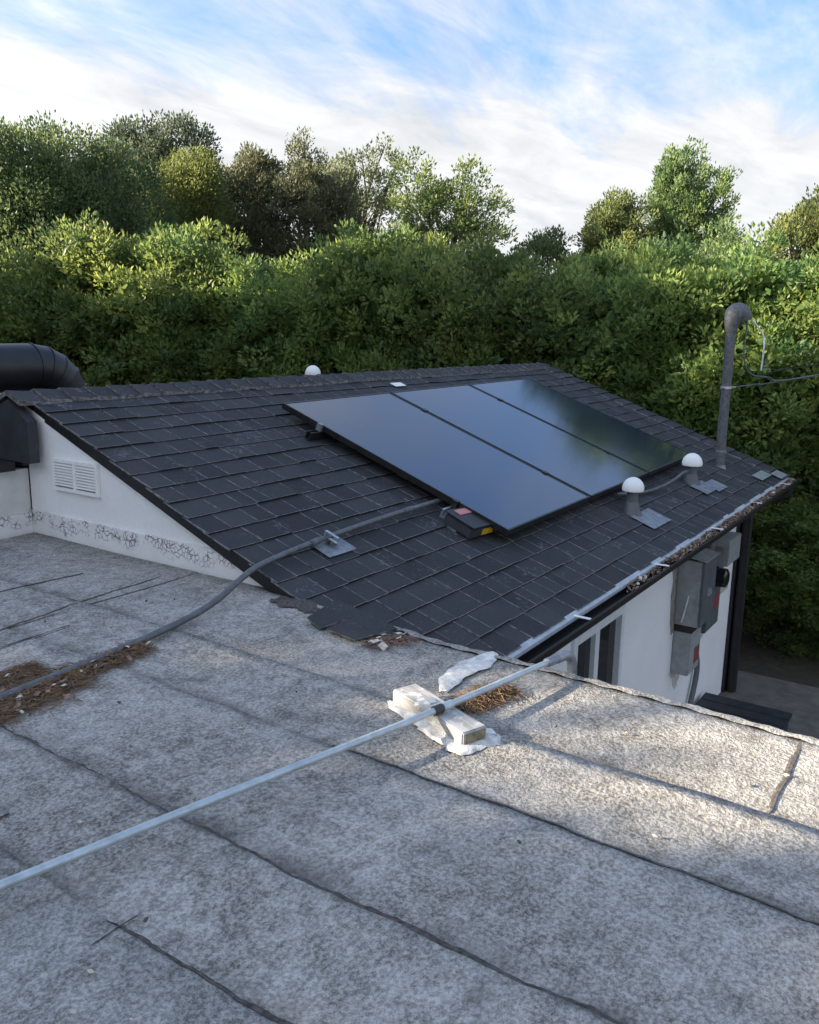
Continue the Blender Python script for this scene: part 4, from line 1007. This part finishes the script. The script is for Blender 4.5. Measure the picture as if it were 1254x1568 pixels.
make_tree('leafy_tree', 'light green round tree at left foot of the tall poplar', B(22.3, 8.7), 0, [(0, 0, 5.2, 1.1, 1.2, 1.7), (.2, .3, 6.2, .7, .7, .9)], L_MID, 9, 412, 0.23, 73, 0.082, (4.8, .13), 24, shell=.6, inner=1600)
make_tree('poplar_tree', 'tall pointed poplar with upright limbs at right', B(23.8, 7.5), 0, [(0, .1, 5.6, .95, 1.05, 2.1), (0, 0, 7.2, .65, .7, 1.4), (.2, -.7, 6.6, .45, .5, 1.5), (-.2, .5, 7.0, .4, .45, 1.3), (.2, -1.0, 5.6, .45, .45, 1.1)], L_POP, 10, 537, 0.184, 63, 0.088, (7.2, .14), 60, shell=.4, upb=.9)
make_tree('thin_tree', 'thin sprigs of a sparse tree between poplar and right edge', B(17.4, 4.55), 0, [(0, 0, 4.3, .7, .9, 1.1), (0, .2, 5.0, .4, .5, .8)], L_POP, 11, 187, 0.156, 45, 0.068, (4.8, .08), 30, shell=.3, upb=.9, cat='tree')
make_tree('leafy_tree', 'bright feathery tree at the right edge above the hedge', B(14.6, 2.55), 0, [(0, 0, 3.6, 1.2, 1.2, 1.9), (0, -.2, 4.8, .75, .8, .95)], L_MID, 12, 650, 0.166, 80, 0.061, (4.4, .12), 24, shell=.75, upb=.9, inner=5000)
# unseen trees and bushes added at left to block low sun from both roofs
PQ = lambda p_, a_: B((p_-a_)*.7071, (p_+a_)*.7071)
t0 = make_tree('added_shade_tree', 'added tall shade tree out of frame on the left, nearest the wing', PQ(4.6, 8.2), 0, [(0, 0, 5.2, 2.2, 2.2, 2.6), (-.4, .3, 6.6, 1.6, 1.6, 1.6), (.3, -.3, 3.2, 2.0, 2.0, 1.6)], L_DARK, 13, 620, .36, 46, .22, (5.5, .26), 36, shell=.6, inner=15000)
t1 = make_tree('added_shade_bush', 'added broad shade bush out of frame on the left beside the flat roof', PQ(.4, 8.0), 0, [(0, 0, 3.3, 2.2, 2.2, 2.0), (-1.3, -1.2, 3.3, 1.8, 1.8, 2.2), (1.1, 1.1, 3.2, 1.5, 1.5, 1.8)], L_DARK, 14, 1300, .34, 46, .22, (3.6, .2), 30, shell=.6, inner=24000)
def copy_tree(src, name, label, loc, rz, sc):
    t = empty(name, loc); t.rotation_euler = (0, 0, rz); t.scale = sc; tag(t, label, 'tree')
    for ch in src.children:
        o = ch.copy(); C.objects.link(o); o.parent = t
copy_tree(t0, 'added_shade_tree', 'added tall shade tree out of frame on the left, behind the wing', PQ(7.9, 8.6), 1.1, (1, 1, 1.0))
copy_tree(t0, 'added_shade_tree', 'added tall shade tree out of frame on the left, second past the wing', PQ(11.2, 8.8), 2.3, (1, 1, 1.1))
copy_tree(t0, 'added_shade_tree', 'added tall shade tree out of frame on the left, next to the hedge end', PQ(14.4, 9.2), 4.0, (1, 1, .78))
copy_tree(t1, 'added_shade_bush', 'added broad shade bush out of frame on the left, behind the photographer', PQ(-4.0, 7.6), 2.0, (1, 1, 1.3))
